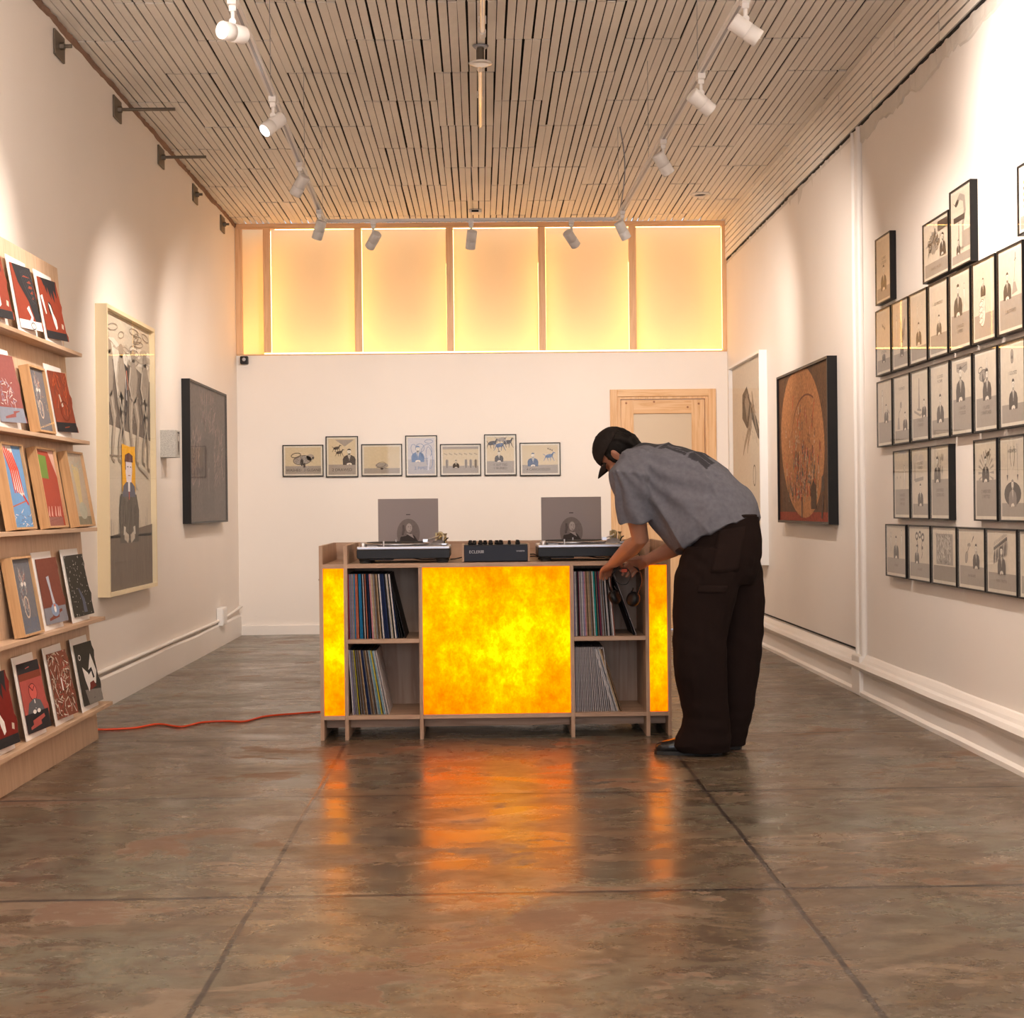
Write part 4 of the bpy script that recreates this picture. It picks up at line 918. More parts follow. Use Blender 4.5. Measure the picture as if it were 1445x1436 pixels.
def redface(a, w, h):
    for x0, x1, y1 in ((.12, .3, .86), (.25, .42, .74), (.38, .58, .66), (.5, .72, .62), (.62, .88, .7)): a.poly([(w*x0, h), (w*(x1+.08), h), (w*(x1+.02), h*(y1+.12)), (w*x1, h*y1), (w*(x1-.08), h*(y1+.1))], DK)
    a.ell(w*.42, h*.5, w*.10, h*.12, DK, .3); a.poly([(w*.34, h*.60), (w*.44, h*.56), (w*.50, h*.44), (w*.60, h*.33), (w*.60, h*.20), (w*.52, h*.16), (w*.46, h*.28), (w*.42, h*.42)], WH); a.rect(0, 0, w, h*.13, DK)
    a.line([(w*.05, h*.7), (w*.15, h*.4)], [.03, .01], WH); a.line([(w*.85, h*.2), (w*.88, h*.28)], .02, (.6, .5, .4))
def pale_ghost(a, w, h):
    a.rect(0, 0, w, h*.22, (.25, .27, .33)); a.ell(w*.45, h*.45, w*.3, h*.2, (.30, .10, .09)); a.grain(40, w*.2, h*.25, w*.7, h*.6, .03, .004, [WH, (.3, .3, .4)], 2)
def skull(a, w, h):
    a.grain(60, 0, 0, w, h, .05, .006, [(.15, .15, .17), (.2, .18, .18)], 4)
    a.grain(50, w*.3, h*.25, w*.62, h*.8, .03, .005, [(.6, .55, .48), (.4, .16, .13), (.5, .5, .48)], 5, 1.4, .8)
    a.loop(w*.48, h*.35, w*.12, h*.14, .008, (.62, .5, .4)); a.ell(w*.42, h*.66, w*.06, h*.03, WH); a.ell(w*.58, h*.66, w*.05, h*.03, WH)
def umber(a, w, h):
    a.rect(0, 0, w, h*.16, DK); a.grain(70, w*.1, h*.2, w*.9, h*.95, .06, .006, [(.33, .05, .02), (.20, .06, .04), (.5, .12, .05)], 8, 1.3, .9)
    a.line([(w*.4, h*.62), (w*.48, h*.42)], [.012, .02], (.6, .5, .42)); a.loop(w*.55, h*.35, w*.2, h*.16, .008, (.18, .04, .02))
def bluestripe(a, w, h):
    a.poly([(w*.1, h), (w*.55, h), (w*.75, h*.62), (w*.85, h*.35), (w*.35, h*.48), (w*.3, h*.75)], WH)
    for k in range(5): a.line([(w*(.12+.1*k), h*(1-.02*k)), (w*(.35+.09*k), h*.7), (w*(.38+.1*k), h*.42)], [.015, .02, .012], (.62, .06, .03))
    a.line([(w*.1, h*.25), (w*.9, h*.33)], .006, (.5, .15, .1)); a.line([(w*.75, h*.4), (w*.95, h*.28)], .014, (.55, .05, .03)); a.grain(40, 0, 0, w, h*.18, .03, .005, [(.16, .25, .45), WH], 2, 0, .5)
def greenred(a, w, h):
    a.poly([(0, h), (w, h), (w, h*.65), (w*.7, h*.98)], (.66, .42, .34)); a.poly([(w*.04, h*.94), (w*.55, h*.92), (w*.52, h*.62), (w*.12, h*.63)], (.16, .27, .05))
    a.poly([(w*.05, 0), (w*.9, 0), (w*.9, h*.12), (w*.05, h*.12)], (.30, .12, .10)); [a.line([(w*x, h*.13), (w*(x+.05), h*.26)], [.02, .008], (.72, .42, .34)) for x in (.2, .35, .55, .7, .8)]
def beige(a, w, h):
    a.rect(0, 0, w, h*.12, (.28, .25, .18)); a.poly([(w*.3, h*.85), (w*.7, h*.8), (w*.6, h*.3), (w*.4, h*.25)], (.68, .55, .28)); a.ell(w*.55, h*.2, w*.25, h*.12, (.50, .50, .40)); a.grain(40, w*.1, h*.75, w*.8, h*.9, .03, .004, [(.45, .50, .42), (.6, .58, .48)], 2, 0, .8)
def skull2(a, w, h): a.rect(0, 0, w, h*.2, (.13, .15, .20)); skull(a, w, h)
def longneck(a, w, h):
    a.rect(0, 0, w, h*.25, (.22, .22, .25)); a.line([(w*.42, h*.72), (w*.46, h*.5), (w*.5, h*.28)], [.03, .018, .025], (.45, .48, .55)); a.ell(w*.5, h*.2, w*.18, h*.1, (.22, .28, .40)); a.ell(w*.5, h*.22, w*.05, h*.06, WH); a.ell(w*.5, h*.27, w*.045, h*.02, (.6, .2, .14))
def starry(a, w, h):
    a.grain(70, 0, 0, w, h, .008, .005, [(.6, .58, .52), (.4, .38, .33)], 11); a.line([(w*.45, h*.45), (w*.6, h*.25), (w*.6, h*.05)], [.01, .03, .04], (.12, .13, .17))
def redman(a, w, h):
    a.rect(0, 0, w, h*.27, DK).rect(0, h*.85, w, h, DK).rect(0, h*.75, w, h*.85, (.20, .05, .03)); a.rect(0, h*.27, w, h*.75, (.40, .09, .075))
    a.ell(w*.5, h*.56, w*.17, h*.12, (.60, .12, .10)); a.loop(w*.5, h*.56, w*.17, h*.12, .004, (.12, .03, .03)); a.line([(w*.36, h*.66), (w*.5, h*.58), (w*.6, h*.64)], .006, (.12, .03, .03))
    a.poly([(w*.12, h*.27), (w*.85, h*.27), (w*.75, h*.42), (w*.5, h*.47), (w*.25, h*.42)], (.12, .12, .13)); a.ell(w*.42, h*.28, w*.07, h*.03, WH); a.ell(w*.6, h*.28, w*.07, h*.03, WH); a.line([(w*.5, h*.45), (w*.5, h*.32)], .008, WH)
def thicket(a, w, h): a.grain(170, 0, 0, w, h, .035, .006, [(.5, .42, .32), (.06, .03, .02), (.35, .07, .05), (.65, .6, .5)], 12); a.line([(w*.5, h*.6), (w*.5, h*.4)], .012, WH)
def blackwhite(a, w, h):
    a.poly([(w*.3, 0), (w, 0), (w, h*.2), (w*.2, h*.25)], (.22, .2, .18)); a.poly([(w*.25, h*.62), (w*.5, h*.5), (w*.8, h*.8), (w*.95, h*.5), (w*.8, h*.3), (w*.55, h*.35), (w*.4, h*.2), (w*.3, h*.4)], WH); a.line([(w*.5, h*.5), (w*.7, h*.55), (w*.75, h*.4)], .02, DK); a.loop(w*.2, h*.78, w*.06, h*.04, .004, WH); a.poly([(w*.45, h*.22), (w*.8, h*.26), (w*.7, h*.36), (w*.5, h*.34)], (.18, .04, .03))
for it_ in (
 ('print', 1, 6.05, 6.33, .345, redface, 'red print at the picture edge on the top ledge', RD),
 ('print', 1, 6.47, 6.745, .345, swirl, 'loose print with a black swirl over red and a white foot, top ledge', RD),
 ('print', 1, 6.87, 7.15, .345, redface, 'loose red print with dark hair shape at the outer end of the top ledge', RD),
 ('print', 2, 6.08, 6.38, .345, pale_ghost, 'loose maroon print with a grey band, cut by the picture edge on the second ledge', (.30, .10, .09)),
 ('frame', 2, 6.555, 6.80, .300, skull, 'wood-framed print of a pale skull-like face, second ledge from the top', (.15, .155, .18)),
 ('print', 2, 6.90, 7.18, .345, umber, 'loose rust-red print of a coiled figure at the outer end of the second ledge', (.25, .06, .032)),
 ('frame', 3, 6.10, 6.385, .365, bluestripe, 'wood-framed print of red and white stripes on blue, third ledge', (.16, .34, .62)),
 ('frame', 3, 6.575, 6.875, .365, greenred, 'wood-framed print of a green square over red, third ledge', (.38, .055, .028)),
 ('frame', 3, 7.055, 7.345, .365, beige, 'wood-framed pale beige print at the outer end of the third ledge', (.56, .47, .36)),
 ('frame', 4, 6.09, 6.36, .33, skull2, 'wood-framed dark print of an open-mouthed skull face, fourth ledge', (.15, .155, .18)),
 ('print', 4, 6.46, 6.745, .345, longneck, 'loose brown-red print of a long white neck on a small bust, fourth ledge', (.19, .065, .045)),
 ('print', 4, 6.90, 7.19, .345, starry, 'loose black starry print at the outer end of the fourth ledge', (.055, .05, .042)),
 ('print', 5, 5.62, 5.93, .345, redface, 'loose dark red print, mostly cut by the picture edge on the lowest ledge', (.18, .02, .015)),
 ('print', 5, 6.08, 6.355, .345, redman, 'loose print of a suited man in front of pink-red, lowest ledge', (.40, .09, .075)),
 ('print', 5, 6.50, 6.775, .345, thicket, 'loose print of a dense brown and red thicket, lowest ledge', (.20, .07, .045)),
 ('print', 5, 6.93, 7.215, .345, blackwhite, 'loose black and white print of a twisting figure, outer end of lowest ledge', (.05, .045, .038)),
): lean_item(*it_)
# ------------------------------------------------------------ DJ counter
CY0, CY1 = 7.20, 7.90
cnt = thing('record_counter', 'plywood music counter with three glowing orange-yellow panels and four record cubbies', 'counter', (.06, CY0, 0))
OC = (.06, CY0, 0)
TD_ = .85                                        # deck height
DV = [(-.790, -.772, .940), (-.672, -.654, .940), (-.311, -.293, TD_-.0205), (.422, .440, TD_-.0205), (.787, .805, .940), (.893, .911, .940)]
for x0, x1, zt in DV:
    MB().box(x0, x1, CY0, CY1, 0, zt).build('upright_panel', M_PLYZ, cnt, origin=OC, bevel=.001)
def cboard(nm, x0, x1, y0, y1, z0, z1, m=None): return MB().box(x0, x1, y0, y1, z0, z1).build(nm, m or M_PLY, cnt, origin=OC, bevel=.001)
for x0, x1 in ((-.772, -.672), (-.654, .787), (.805, .893)): cboard('deck_board', x0, x1, CY0+.0005, CY1-.018, TD_-.020, TD_)
for x0, x1 in ((-.772, -.672), (-.654, -.311), (-.293, .422), (.440, .787), (.805, .893)):
    cboard('bottom_board', x0, x1, CY0+.0005, CY1-.018, .098, .118)
    cboard('plinth_rail', x0, x1, CY0+.115, CY0+.133, .045, .097)
for x0, x1 in ((-.654, -.311), (.440, .787)):
    cboard('middle_shelf', x0, x1, CY0+.0005, CY0+.42, .466, .486)
    cboard('cubby_back', x0, x1, CY0+.42, CY0+.438, .118, TD_-.020, M_PLYB)
cboard('rear_panel', -.772, .893, CY1-.018, CY1, .045, .940)
def panel_mat():
    m = bpy.data.materials.new('lit_onyx_panel'); m.use_nodes = True; n = m.node_tree.nodes; n.clear(); L = m.node_tree.links
    o = N(n, 'OutputMaterial'); tc = N(n, 'NewGeometry')
    def tx(sc, st, det, rg, dis):
        mp = N(n, 'Mapping'); mp.inputs['Scale'].default_value = st; L.new(tc.outputs['Position'], mp.inputs[0])
        t = N(n, 'TexNoise'); t.inputs['Scale'].default_value = sc; t.inputs['Detail'].default_value = det; t.inputs['Roughness'].default_value = rg; t.inputs['Distortion'].default_value = dis
        L.new(mp.outputs[0], t.inputs['Vector']); return t.outputs[0]
    def M(op, a, c):
        x = N(n, 'Math', operation=op)
        for i, v in enumerate((a, c)):
            if isinstance(v, (int, float)): x.inputs[i].default_value = v
            else: L.new(v, x.inputs[i])
        return x.outputs[0]
    v = M('ADD', M('MULTIPLY', tx(5.5, (1, 1, .8), 5, .6, .1), .55), M('MULTIPLY', tx(24, (1.1, 1, .8), 8, .8, .1), .45))
    sep = N(n, 'SeparateXYZ'); L.new(tc.outputs['Position'], sep.inputs[0])
    # lamps sit in the middle of the box: dimmer towards its upper and lower edge
    e = M('ABSOLUTE', M('SUBTRACT', sep.outputs[2], .47), 0)
    v = M('SUBTRACT', v, M('MULTIPLY', M('MULTIPLY', e, e), .85))
    r = ramp(n, [(.27, (.75, .075, .0)), (.37, (1.0, .14, .0)), (.45, (1.0, .20, .0)), (.53, (1.0, .31, .0)), (.60, (1.0, .48, .001))]); L.new(v, r.inputs[0])
    spk = N(n, 'MapRange'); spk.inputs[1].default_value = .30; spk.inputs[2].default_value = .38; spk.inputs[3].default_value = .72; spk.inputs[4].default_value = 1.0
    L.new(tx(60, (1, 1, 1), 6, .75, .2), spk.inputs[0])
    s = N(n, 'Emission'); L.new(r.outputs[0], s.inputs[0]); L.new(M('MULTIPLY', spk.outputs[0], PANEL_E), s.inputs[1]); L.new(s.outputs[0], o.inputs[0]); return m
M_PANEL = panel_mat()
for x0, x1 in ((-.771, -.673), (-.292, .421), (.806, .892)):
    MB().box(x0, x1, CY0+.008, CY0+.014, .119, TD_-.021).build('light_panel', M_PANEL, cnt, origin=OC)
MB().cyl((-.795, CY0+.03, .775), (-.779, CY0+.03, .775), .004, n=8).build('dowel_peg', M_STEEL, cnt, origin=OC)

# ------------------------------------------------------------ records in the cubbies
CN = {'red': (.32, .03, .03), 'black': (.014, .014, .016), 'white': (.60, .58, .60), 'grey': (.22, .21, .22), 'lavender': (.30, .27, .42), 'tan': (.42, .31, .20), 'brick-red': (.42, .13, .08),
      'blue': (.02, .20, .42), 'navy': (.018, .03, .09), 'brown': (.14, .085, .05), 'yellow': (.62, .50, .05), 'teal': (.02, .28, .27), 'maroon': (.16, .03, .06), 'pink': (.55, .25, .30), 'light blue': (.25, .42, .50), 'cream': (.58, .52, .42)}
_rec = {}
def sleeve(cn, th):
    k = (cn, th)
    if k not in _rec:
        c = CN[cn]; S_ = .314; h = th/2; w = MB()
        # card sleeve: rounded spine towards the front, faces a shade apart, the mouth at the top with the disc edge showing
        prof = [(-h, S_), (-h, .0015), (-h*.5, 0), (h*.5, 0), (h, .0015), (h, S_)]
        w.rings([[(x, y, z) for x, y in prof] for z in (0, S_)], True, 0, False, c)
        w.box(-h*.35, h*.35, .004, S_-.004, S_-.0002, S_+.0016, 0, (.02, .02, .02))
        _rec[k] = w.data('record_sleeve', M_REC)
    return _rec[k]
def record(cn, th, x, y, z, lean, label, group):
    o = link('record_sleeve', sleeve(cn, th), None, (x, y, z), (0, lean, 0)); tag(o, label, 'record', group); return o
def row(x, z, names, l0, l1, where, gname, power=1., ths=(.0038, .0045, .0055, .0065), seed=1, gap=.0005):
    r = random.Random(seed); n = len(names)
    for i, cn in enumerate(names):
        th = r.choice(ths); lean = l0+(l1-l0)*(i/(n-1))**power
        x += (math.sin(lean)-math.sin(pl))*.314 if i else 0; pl = lean
        record(cn, th, x+th/2, CY0+.030+r.uniform(-.006, .010), z+.0004+abs(math.sin(lean))*th/2, -lean, '%s-edged record sleeve standing %s' % (cn, where), gname)
        x += th/math.cos(lean)+gap
    return x
ZU, ZL = .486, .118
G1_, G2_, G3_ = 'records in the upper cubby under the first turntable', 'records in the lower cubby under the first turntable', 'records in the upper cubby under the second turntable'
row(-.651, ZU, 'red lavender grey lavender tan blue brick-red brick-red black blue blue black white black brick-red black navy black pink cream tan grey brown tan black white navy navy navy black white cream black white'.split(), .01, .10, 'in the upper cubby between the narrow and square light panels', G1_, 1.4, seed=2)
for i, (cn, x, a) in enumerate((('navy', -.415, .125), ('black', -.405, .15), ('black', -.394, .19), ('black', -.378, .24))): record(cn, .0045, x, CY0+.035, ZU+.001, -a, '%s-edged record sleeve leaning steeply in the upper cubby beside the square light panel' % cn, G1_)
row(-.637, ZL, 'white lavender grey grey yellow black grey brown grey brown tan navy navy grey brown tan grey grey brown white light_blue light_blue yellow grey light_blue white grey white'.replace('light_blue', 'light blue#').replace('light blue#', 'lightblue').split() and ['white', 'lavender', 'grey', 'grey', 'yellow', 'black', 'grey', 'brown', 'grey', 'brown', 'tan', 'navy', 'navy', 'grey', 'brown', 'tan', 'grey', 'brown', 'white', 'light blue', 'light blue', 'yellow', 'grey', 'light blue', 'white', 'grey', 'white'], .06, .19, 'in the lower cubby below the first turntable', G2_, 1.0, ths=(.0032, .0042, .0052), seed=5, gap=.0009)
row(.443, ZU, ['lavender', 'white', 'grey', 'black', 'maroon', 'white', 'grey', 'white', 'lavender', 'pink', 'tan', 'brown', 'tan', 'tan', 'grey', 'brown', 'white', 'teal', 'black', 'tan', 'navy', 'maroon', 'grey', 'white', 'brown', 'white', 'black', 'white', 'white', 'black', 'grey', 'white', 'brick-red'], .015, .075, 'in the upper cubby below the second turntable', G3_, 1.2, seed=9, gap=.0006)
for cn, x, a in (('black', .735, .33), ('grey', .746, .345)): record(cn, .004, x, CY0+.04, ZU+.001, -a, '%s-edged record sleeve leaning alone across the upper cubby behind the headphones' % cn, G3_)
row(.443, ZL, ['white']*20, .01, .12, 'in the tight white row of the lower cubby beside the person', 'plain white records in the lower cubby beside the person', 1.3, ths=(.0036, .0040), seed=3, gap=.0036)
row(.626, ZL, ['white', 'white', 'grey', 'white'], .275, .285, 'leaning against the brown one in the lower cubby beside the person', 'leaning records in the lower cubby beside the person', ths=(.0048,), gap=.001)
row(.652, ZL, ['tan', 'brown'], .29, .30, 'leaning last in the lower cubby beside the person', 'leaning records in the lower cubby beside the person', ths=(.008,), gap=.001)

# ------------------------------------------------------------ turntables, mixer, covers
M_PLATTER = plain('platter_rim', (.40, .40, .42), .25, .9)
M_MAT = plain('slipmat', (.03, .03, .032), .8)
M_PLINTH = plain('turntable_plinth', (.010, .010, .012), .4, 0, .3)
M_PLATE = plain('silver_top_plate', (.55, .55, .60), .32, .7)
def turntable(x0, label):
    t = thing('turntable', label, 'turntable', (x0+.2265, 7.262, TD_), group='silver and black turntables on the counter')
    hw, D = .2265, .353
    w = MB()
    prof = [(-hw, .028), (-hw+.006, .022), (hw-.006, .022), (hw, .028), (hw, .066), (-hw, .066)]
    w.mesh([(x, y, z) for y in (0, D) for x, z in prof], [(0, 1, 2, 3, 4, 5), (11, 10, 9, 8, 7, 6)]+[(i, i+6, (i+1) % 6+6, (i+1) % 6) for i in range(6)])
    w.box(-hw+.06, -.05, .01, .1, .014, .0225)
    w.build('plinth', M_PLINTH, t, bevel=.003)
    MB().box(-hw, hw, 0, D, .0665, .082).build('top_plate', M_PLATE, t, bevel=.004)
    for sx in (-1, 1):
        for y in (.045, D-.045):
            MB().lathe((sx*(hw-.038), y, 0), (0, 0, 1), [(0, .027), (.004, .029), (.006, .029), (.0075, .027), (.010, .027), (.012, .031), (.022, .032), (.0222, .02)], 24).build('foot', M_BLACKR, t)
    c = (-.045, .178)
    MB().lathe((*c, .083), (0, 0, 1), [(0, .160), (.003, .166), (.010, .166), (.013, .162), (.014, .150)], 48).build('platter', M_PLATTER, t)
    d = MB().lathe((*c, .0975), (0, 0, 1), [(0, .146), (.002, .146), (.0024, .146)], 48).build('slipmat', M_MAT, t)
    MB().cyl((*c, .097), (*c, .112), .0035, n=10).build('spindle', M_SILVER, t)
    MB().lathe((-hw+.028, .03, .082), (0, 0, 1), [(0, .012), (.018, .012), (.02, .009)], 20).build('power_dial', M_SILVER, t)
    MB().box(-hw+.05, -hw+.10, .015, .04, .082, .086).build('start_button', M_GREYM, t, bevel=.001)
    MB().cyl((-hw+.13, .02, .082), (-hw+.13, .02, .108), .004, n=8).build('target_light', M_SILVER, t)
    a = MB(); bx, by = hw-.058, D-.075
    a.lathe((bx, by, .082), (0, 0, 1), [(0, .045), (.006, .045), (.010, .034), (.018, .032), (.02, .018), (.04, .018), (.042, .012)], 28)
    a.build('tonearm_base', M_GREYM, t)
    a = MB(); a.tube([(bx+.002, by+.03, .128), (bx, by, .126), (bx-.008, by-.07, .122), (bx-.03, by-.13, .116), (bx-.058, by-.18, .110)], .0042, 10); a.box(bx-.075, bx-.052, by-.205, by-.175, .100, .114)
    arm = a.build('tonearm', M_SILVER, t)
    MB().lathe((bx+.003, by+.028, .128), (0, 1, 0), [(0, .017), (.004, .0185), (.034, .0185), (.036, .015)], 22).build('counterweight', M_BRASS, arm)
    w = MB(); w.lathe((bx-.012, by, .118), (1, 0, 0), [(0, .016), (.004, .021), (.022, .021), (.026, .012)], 20); w.box(bx-.02, bx-.012, by-.012, by+.012, .10, .142); w.lathe((bx+.03, by-.01, .082), (0, 0, 1), [(0, .009), (.035, .009), (.036, .006), (.050, .006), (.052, .010), (.056, .010)], 14)
    w.build('gimbal', M_BRASS, t)
    w = MB(); w.tube([(hw-.03, by-.06, .082), (hw-.03, by-.06, .098), (hw-.022, by-.055, .110), (hw-.012, by-.05, .116)], .003, 8); w.build('cue_lever', M_BLACK, t)
    MB().box(hw-.045, hw-.015, .03, .20, .082, .0835).build('pitch_track', M_BLACK, t)
    MB().box(hw-.042, hw-.018, .10, .118, .0835, .092).build('pitch_slider', M_SILVER, t, bevel=.001)
    MB().tube([(-.02, D+.01, .03), (.02, D-.05, .016), (.08, D-.12, .008), (.14, D-.10, .008), (.19, D-.02, .012), (.20, D+.03, .02)], .003, 8).build('power_cord', M_BLACKR, t)
    return t
turntable(-.612, 'silver-topped black turntable on the end of the counter away from the person')
turntable(.272, 'silver-topped black turntable partly behind the reaching arm of the person')
mx = thing('mixer', 'black rotary mixer with wooden cheeks and black knobs between the two turntables', 'mixer', (.066, 7.262, TD_))
MB().box(-.155, .155, 0, .21, .004, .080).build('mixer_body', plain('mixer_blue_black', (.012, .014, .026), .42, 0, .3), mx, bevel=.002)
for s_ in (-1, 1): MB().box(min(s_*.1555, s_*.166), max(s_*.1555, s_*.166), -.001, .212, .002, .086).build('side_cheek', M_PLYZ, mx, bevel=.001)
MB().box(-.155, .155, .004, .21, .080, .0845).build('top_panel', M_BLACK, mx)
for i, (kx, ky, kr) in enumerate(((-.125, .05, .011), (-.105, .10, .010), (-.075, .05, .011), (-.052, .10, .010), (-.025, .05, .011), (.005, .10, .010), (.025, .05, .012), (.067, .06, .008), (.108, .05, .011), (-.125, .16, .009), (-.075, .16, .009), (-.025, .16, .009), (.025, .16, .009), (.108, .15, .009))):
    k_ = MB().lathe((kx, ky, .0846), (0, 0, 1), [(0, kr*.95), (.005, kr*1.15), (.010, kr*1.1), (.0105, kr*.9), (.019, kr*.85), (.020, kr*.7)], 18).build('knob', M_BLACK, mx)
a = Art(.31, .08); LT = (.62, .62, .66)
a.text(.052, .044, .020, 'ECLER', LT).rect(.080, .0445, .096, .0585, (.32, .32, .36)).text(.275, .049, .0115, 'WARM4', LT)
mb = MB(); a.mesh(mb, -.0006, -.155, 0); mb.build('lettering', M_INK, mx)
w = MB()
for f in (0, 1): w.tube([(.160, .15-.03*f, .02+.012*f), (.19, .14, .022+.01*f), (.215+.01*f, .18, .016)], .003, 8)
w.tube([(-.168, .14, .02), (-.20, .12, .014), (-.225, .16, .010)], .003, 8)
w.build('signal_cable', M_BLACKR, mx)
def cover(x, label, rz, tilt):
    t = thing('record_cover', label, 'record cover', (x, 7.835, TD_+.001), (-tilt, 0, rz), 'matching grey record covers propped against the rear panel')
    S_ = .316; MB().box(-S_/2, S_/2, 0, .004, 0, S_).build('sleeve', M_COVER, t, bevel=.0005)
    a = Art(S_, S_); cx, cy = S_*.5, S_*.42
    P1, P2, P3_ = (.06, .052, .052), (.30, .275, .27), (.20, .175, .17)
    a.ell(cx, cy, .060, .078, (.195, .168, .167), n=32)
    a.grain(70, cx-.045, cy-.055, cx+.045, cy+.055, .014, .0012, [(.23, .20, .20), (.15, .13, .13)], 3, .3, .3)
    a.poly([(cx-.046, cy-.046), (cx+.05, cy-.04), (cx+.034, cy-.014), (cx+.012, cy+.002), (cx-.022, cy-.002), (cx-.042, cy-.02)], P1)
    a.poly([(cx-.024, cy+.052), (cx-.006, cy+.062), (cx+.016, cy+.056), (cx+.018, cy+.03), (cx+.006, cy), (cx-.014, cy-.012), (cx-.036, cy-.016), (cx-.030, cy+.02)], P3_)
    a.ell(cx+.004, cy+.03, .016, .024, (.42, .38, .37)); a.line([(cx-.002, cy+.036), (cx+.004, cy+.036)], .0025, P1).line([(cx+.010, cy+.036), (cx+.015, cy+.036)], .0025, P1); a.line([(cx+.010, cy+.03), (cx+.013, cy+.022)], .0015, P1); a.line([(cx+.002, cy+.014), (cx+.012, cy+.014)], .002, P1)
    for k in range(5): a.line([(cx-.022-.002*k, cy+.045), (cx-.018-.003*k, cy+.02), (cx-.026-.002*k, cy-.008)], .0012, P1)
    a.poly([(cx-.012, cy+.002), (cx+.02, cy-.002), (cx+.03, cy-.026), (cx+.004, cy-.010)], (.38, .34, .33))
    a.rect(cx-.011, cy+.098, cx+.011, cy+.102, P1)
    a.mesh(MB(), -.0006).build('engraving_print', M_INK, t, loc=(-S_/2, 0, 0)) if False else None
    mb = MB(); a.mesh(mb, -.0004, -S_/2, 0); mb.build('engraving_print', M_INK, t)
    return t
M_COVER = plain('grey_card', (.285, .25, .255), .55)
cover(-.388, 'grey record cover with an oval portrait engraving behind the turntable away from the person', .01, -.0)
cover(.470, 'grey record cover with an oval portrait engraving behind the turntable the person reaches past', -.02, -.0)
cord = [(-1.98, 7.60, .012), (-1.93, 7.63, .006), (-1.79, 7.675, .006), (-1.70, 7.80, .006), (-1.56, 7.69, .006), (-1.48, 7.84, .006), (-1.36, 7.87, .006), (-1.26, 7.85, .006), (-1.18, 8.03, .006), (-1.03, 8.12, .006), (-.92, 8.17, .006), (-.82, 8.2, .006), (-.6, 8.1, .006)]
def smooth_path(P, k=5):
    P = [Vector(p) for p in P]; out = []
    for i in range(len(P)-1):
        p0, p1, p2, p3 = P[max(i-1, 0)], P[i], P[i+1], P[min(i+2, len(P)-1)]
        for j in range(k):
            t = j/k; out.append(.5*((2*p1)+(p2-p0)*t+(2*p0-5*p1+4*p2-p3)*t*t+(3*p1-p0-3*p2+p3)*t**3))
    return out+[P[-1]]
tag(MB().tube(smooth_path(cord), .0055, 10).build('extension_cord', M_ORANGE), 'orange-red extension cord snaking over the concrete floor from the print rack to the counter', 'cord')
# ------------------------------------------------------------ the person bending over the counter
def volume(parts, voxel, name, mat, smooth=4, disp=None, colfn=None, sfac=.5):
    """fuse closed pieces into one continuous skin"""
    me = parts.data('tmp', mat); o = bpy.data.objects.new('tmp', me); COL.objects.link(o)
    r = o.modifiers.new('r', 'REMESH'); r.mode = 'VOXEL'; r.voxel_size = voxel; r.use_smooth_shade = True
    if smooth: s = o.modifiers.new('s', 'SMOOTH'); s.iterations = smooth; s.factor = sfac
    dg = bpy.context.evaluated_depsgraph_get(); dg.update()
    out = bpy.data.meshes.new_from_object(o.evaluated_get(dg)); bpy.data.objects.remove(o)
    out.name = name
    if disp:
        nn = [v.normal.copy() for v in out.vertices]
        for v, n_ in zip(out.vertices, nn): v.co += n_*disp(v.co, n_)
    for p in out.polygons: p.use_smooth = True
    if colfn:
        ca = out.color_attributes.new('Col', 'FLOAT_COLOR', 'POINT')
        for i, v in enumerate(out.vertices): ca.data[i].color = (*colfn(v.co, v.normal), 1)
    out.update(); return out
al = math.radians(30)
FD = Vector((-math.cos(al), math.sin(al), 0)); LD = Vector((-math.sin(al), -math.cos(al), 0)); UP = Vector((0, 0, 1))
O_ = Vector((1.255, 6.60, 0))
def Q(q, z, l=0): return O_+FD*q+LD*l+UP*z
def ring(c, u, v, e=2.0, n=28):
    out = []
    for k in range(n):
        t = 2*pi*k/n; a, b = math.cos(t), math.sin(t)
        out.append(c+u*(abs(a)**(2/e))*(1 if a > 0 else -1)+v*(abs(b)**(2/e))*(1 if b > 0 else -1))
    return out
def limb(mb, pts, rad, n=16, e=2.0):
    """tapered limb through pts, radii (a, b) or r"""
    P = [Vector(p) for p in pts]; rs = []; u = None
    for i, p in enumerate(P):
        d = (P[min(i+1, len(P)-1)]-P[max(i-1, 0)]).normalized()
        u = (LD-d*LD.dot(d)) if u is None else (u-d*u.dot(d)); u.normalize(); w_ = d.cross(u)
        a, b = rad[i] if isinstance(rad[i], tuple) else (rad[i], rad[i])
        rs.append(ring(p, u*a, w_*b, e, n))
    mb.rings(rs, True); return mb
per = thing('person', 'person in a grey t-shirt, dark brown trousers and black cap bending over the counter', 'person', (1.08, 6.70, 0))
OP = Vector((1.08, 6.70, 0))
def pbuild(nm, me, mat=None):
    me.transform(Matrix.Translation(-OP)); return link(nm, me, per)

# key joints
neck0, neck1 = Q(.62, 1.300), Q(.70, 1.335)
headc = Vector((.640, 6.93, 1.362))
upH = Vector((-.80, .22, .56)).normalized()          # towards the crown
fwH = Vector((-.42, .36, -.83)); fwH = (fwH-upH*fwH.dot(upH)).normalized()
sdH = upH.cross(fwH)                                 # towards the left ear side
if sdH.y > 0: sdH = -sdH
shL, elL, wrL, fiL = Vector((.665, 6.70, 1.245)), Vector((.722, 6.79, .965)), Vector((.625, 7.00, .855)), Vector((.575, 7.13, .80))
shR, elR, wrR, fiR = Vector((.87, 7.03, 1.235)), Vector((.955, 6.94, .945)), Vector((.795, 7.055, .862)), Vector((.700, 7.135, .822))
hipL, knL, anL = Q(.20, .93, .085), Vector((.975, 6.62, .50)), Vector((1.01, 6.655, .09))
hipR, knR, anR = Q(.17, .93, -.085), Vector((1.165, 6.77, .50)), Vector((1.125, 6.775, .09))

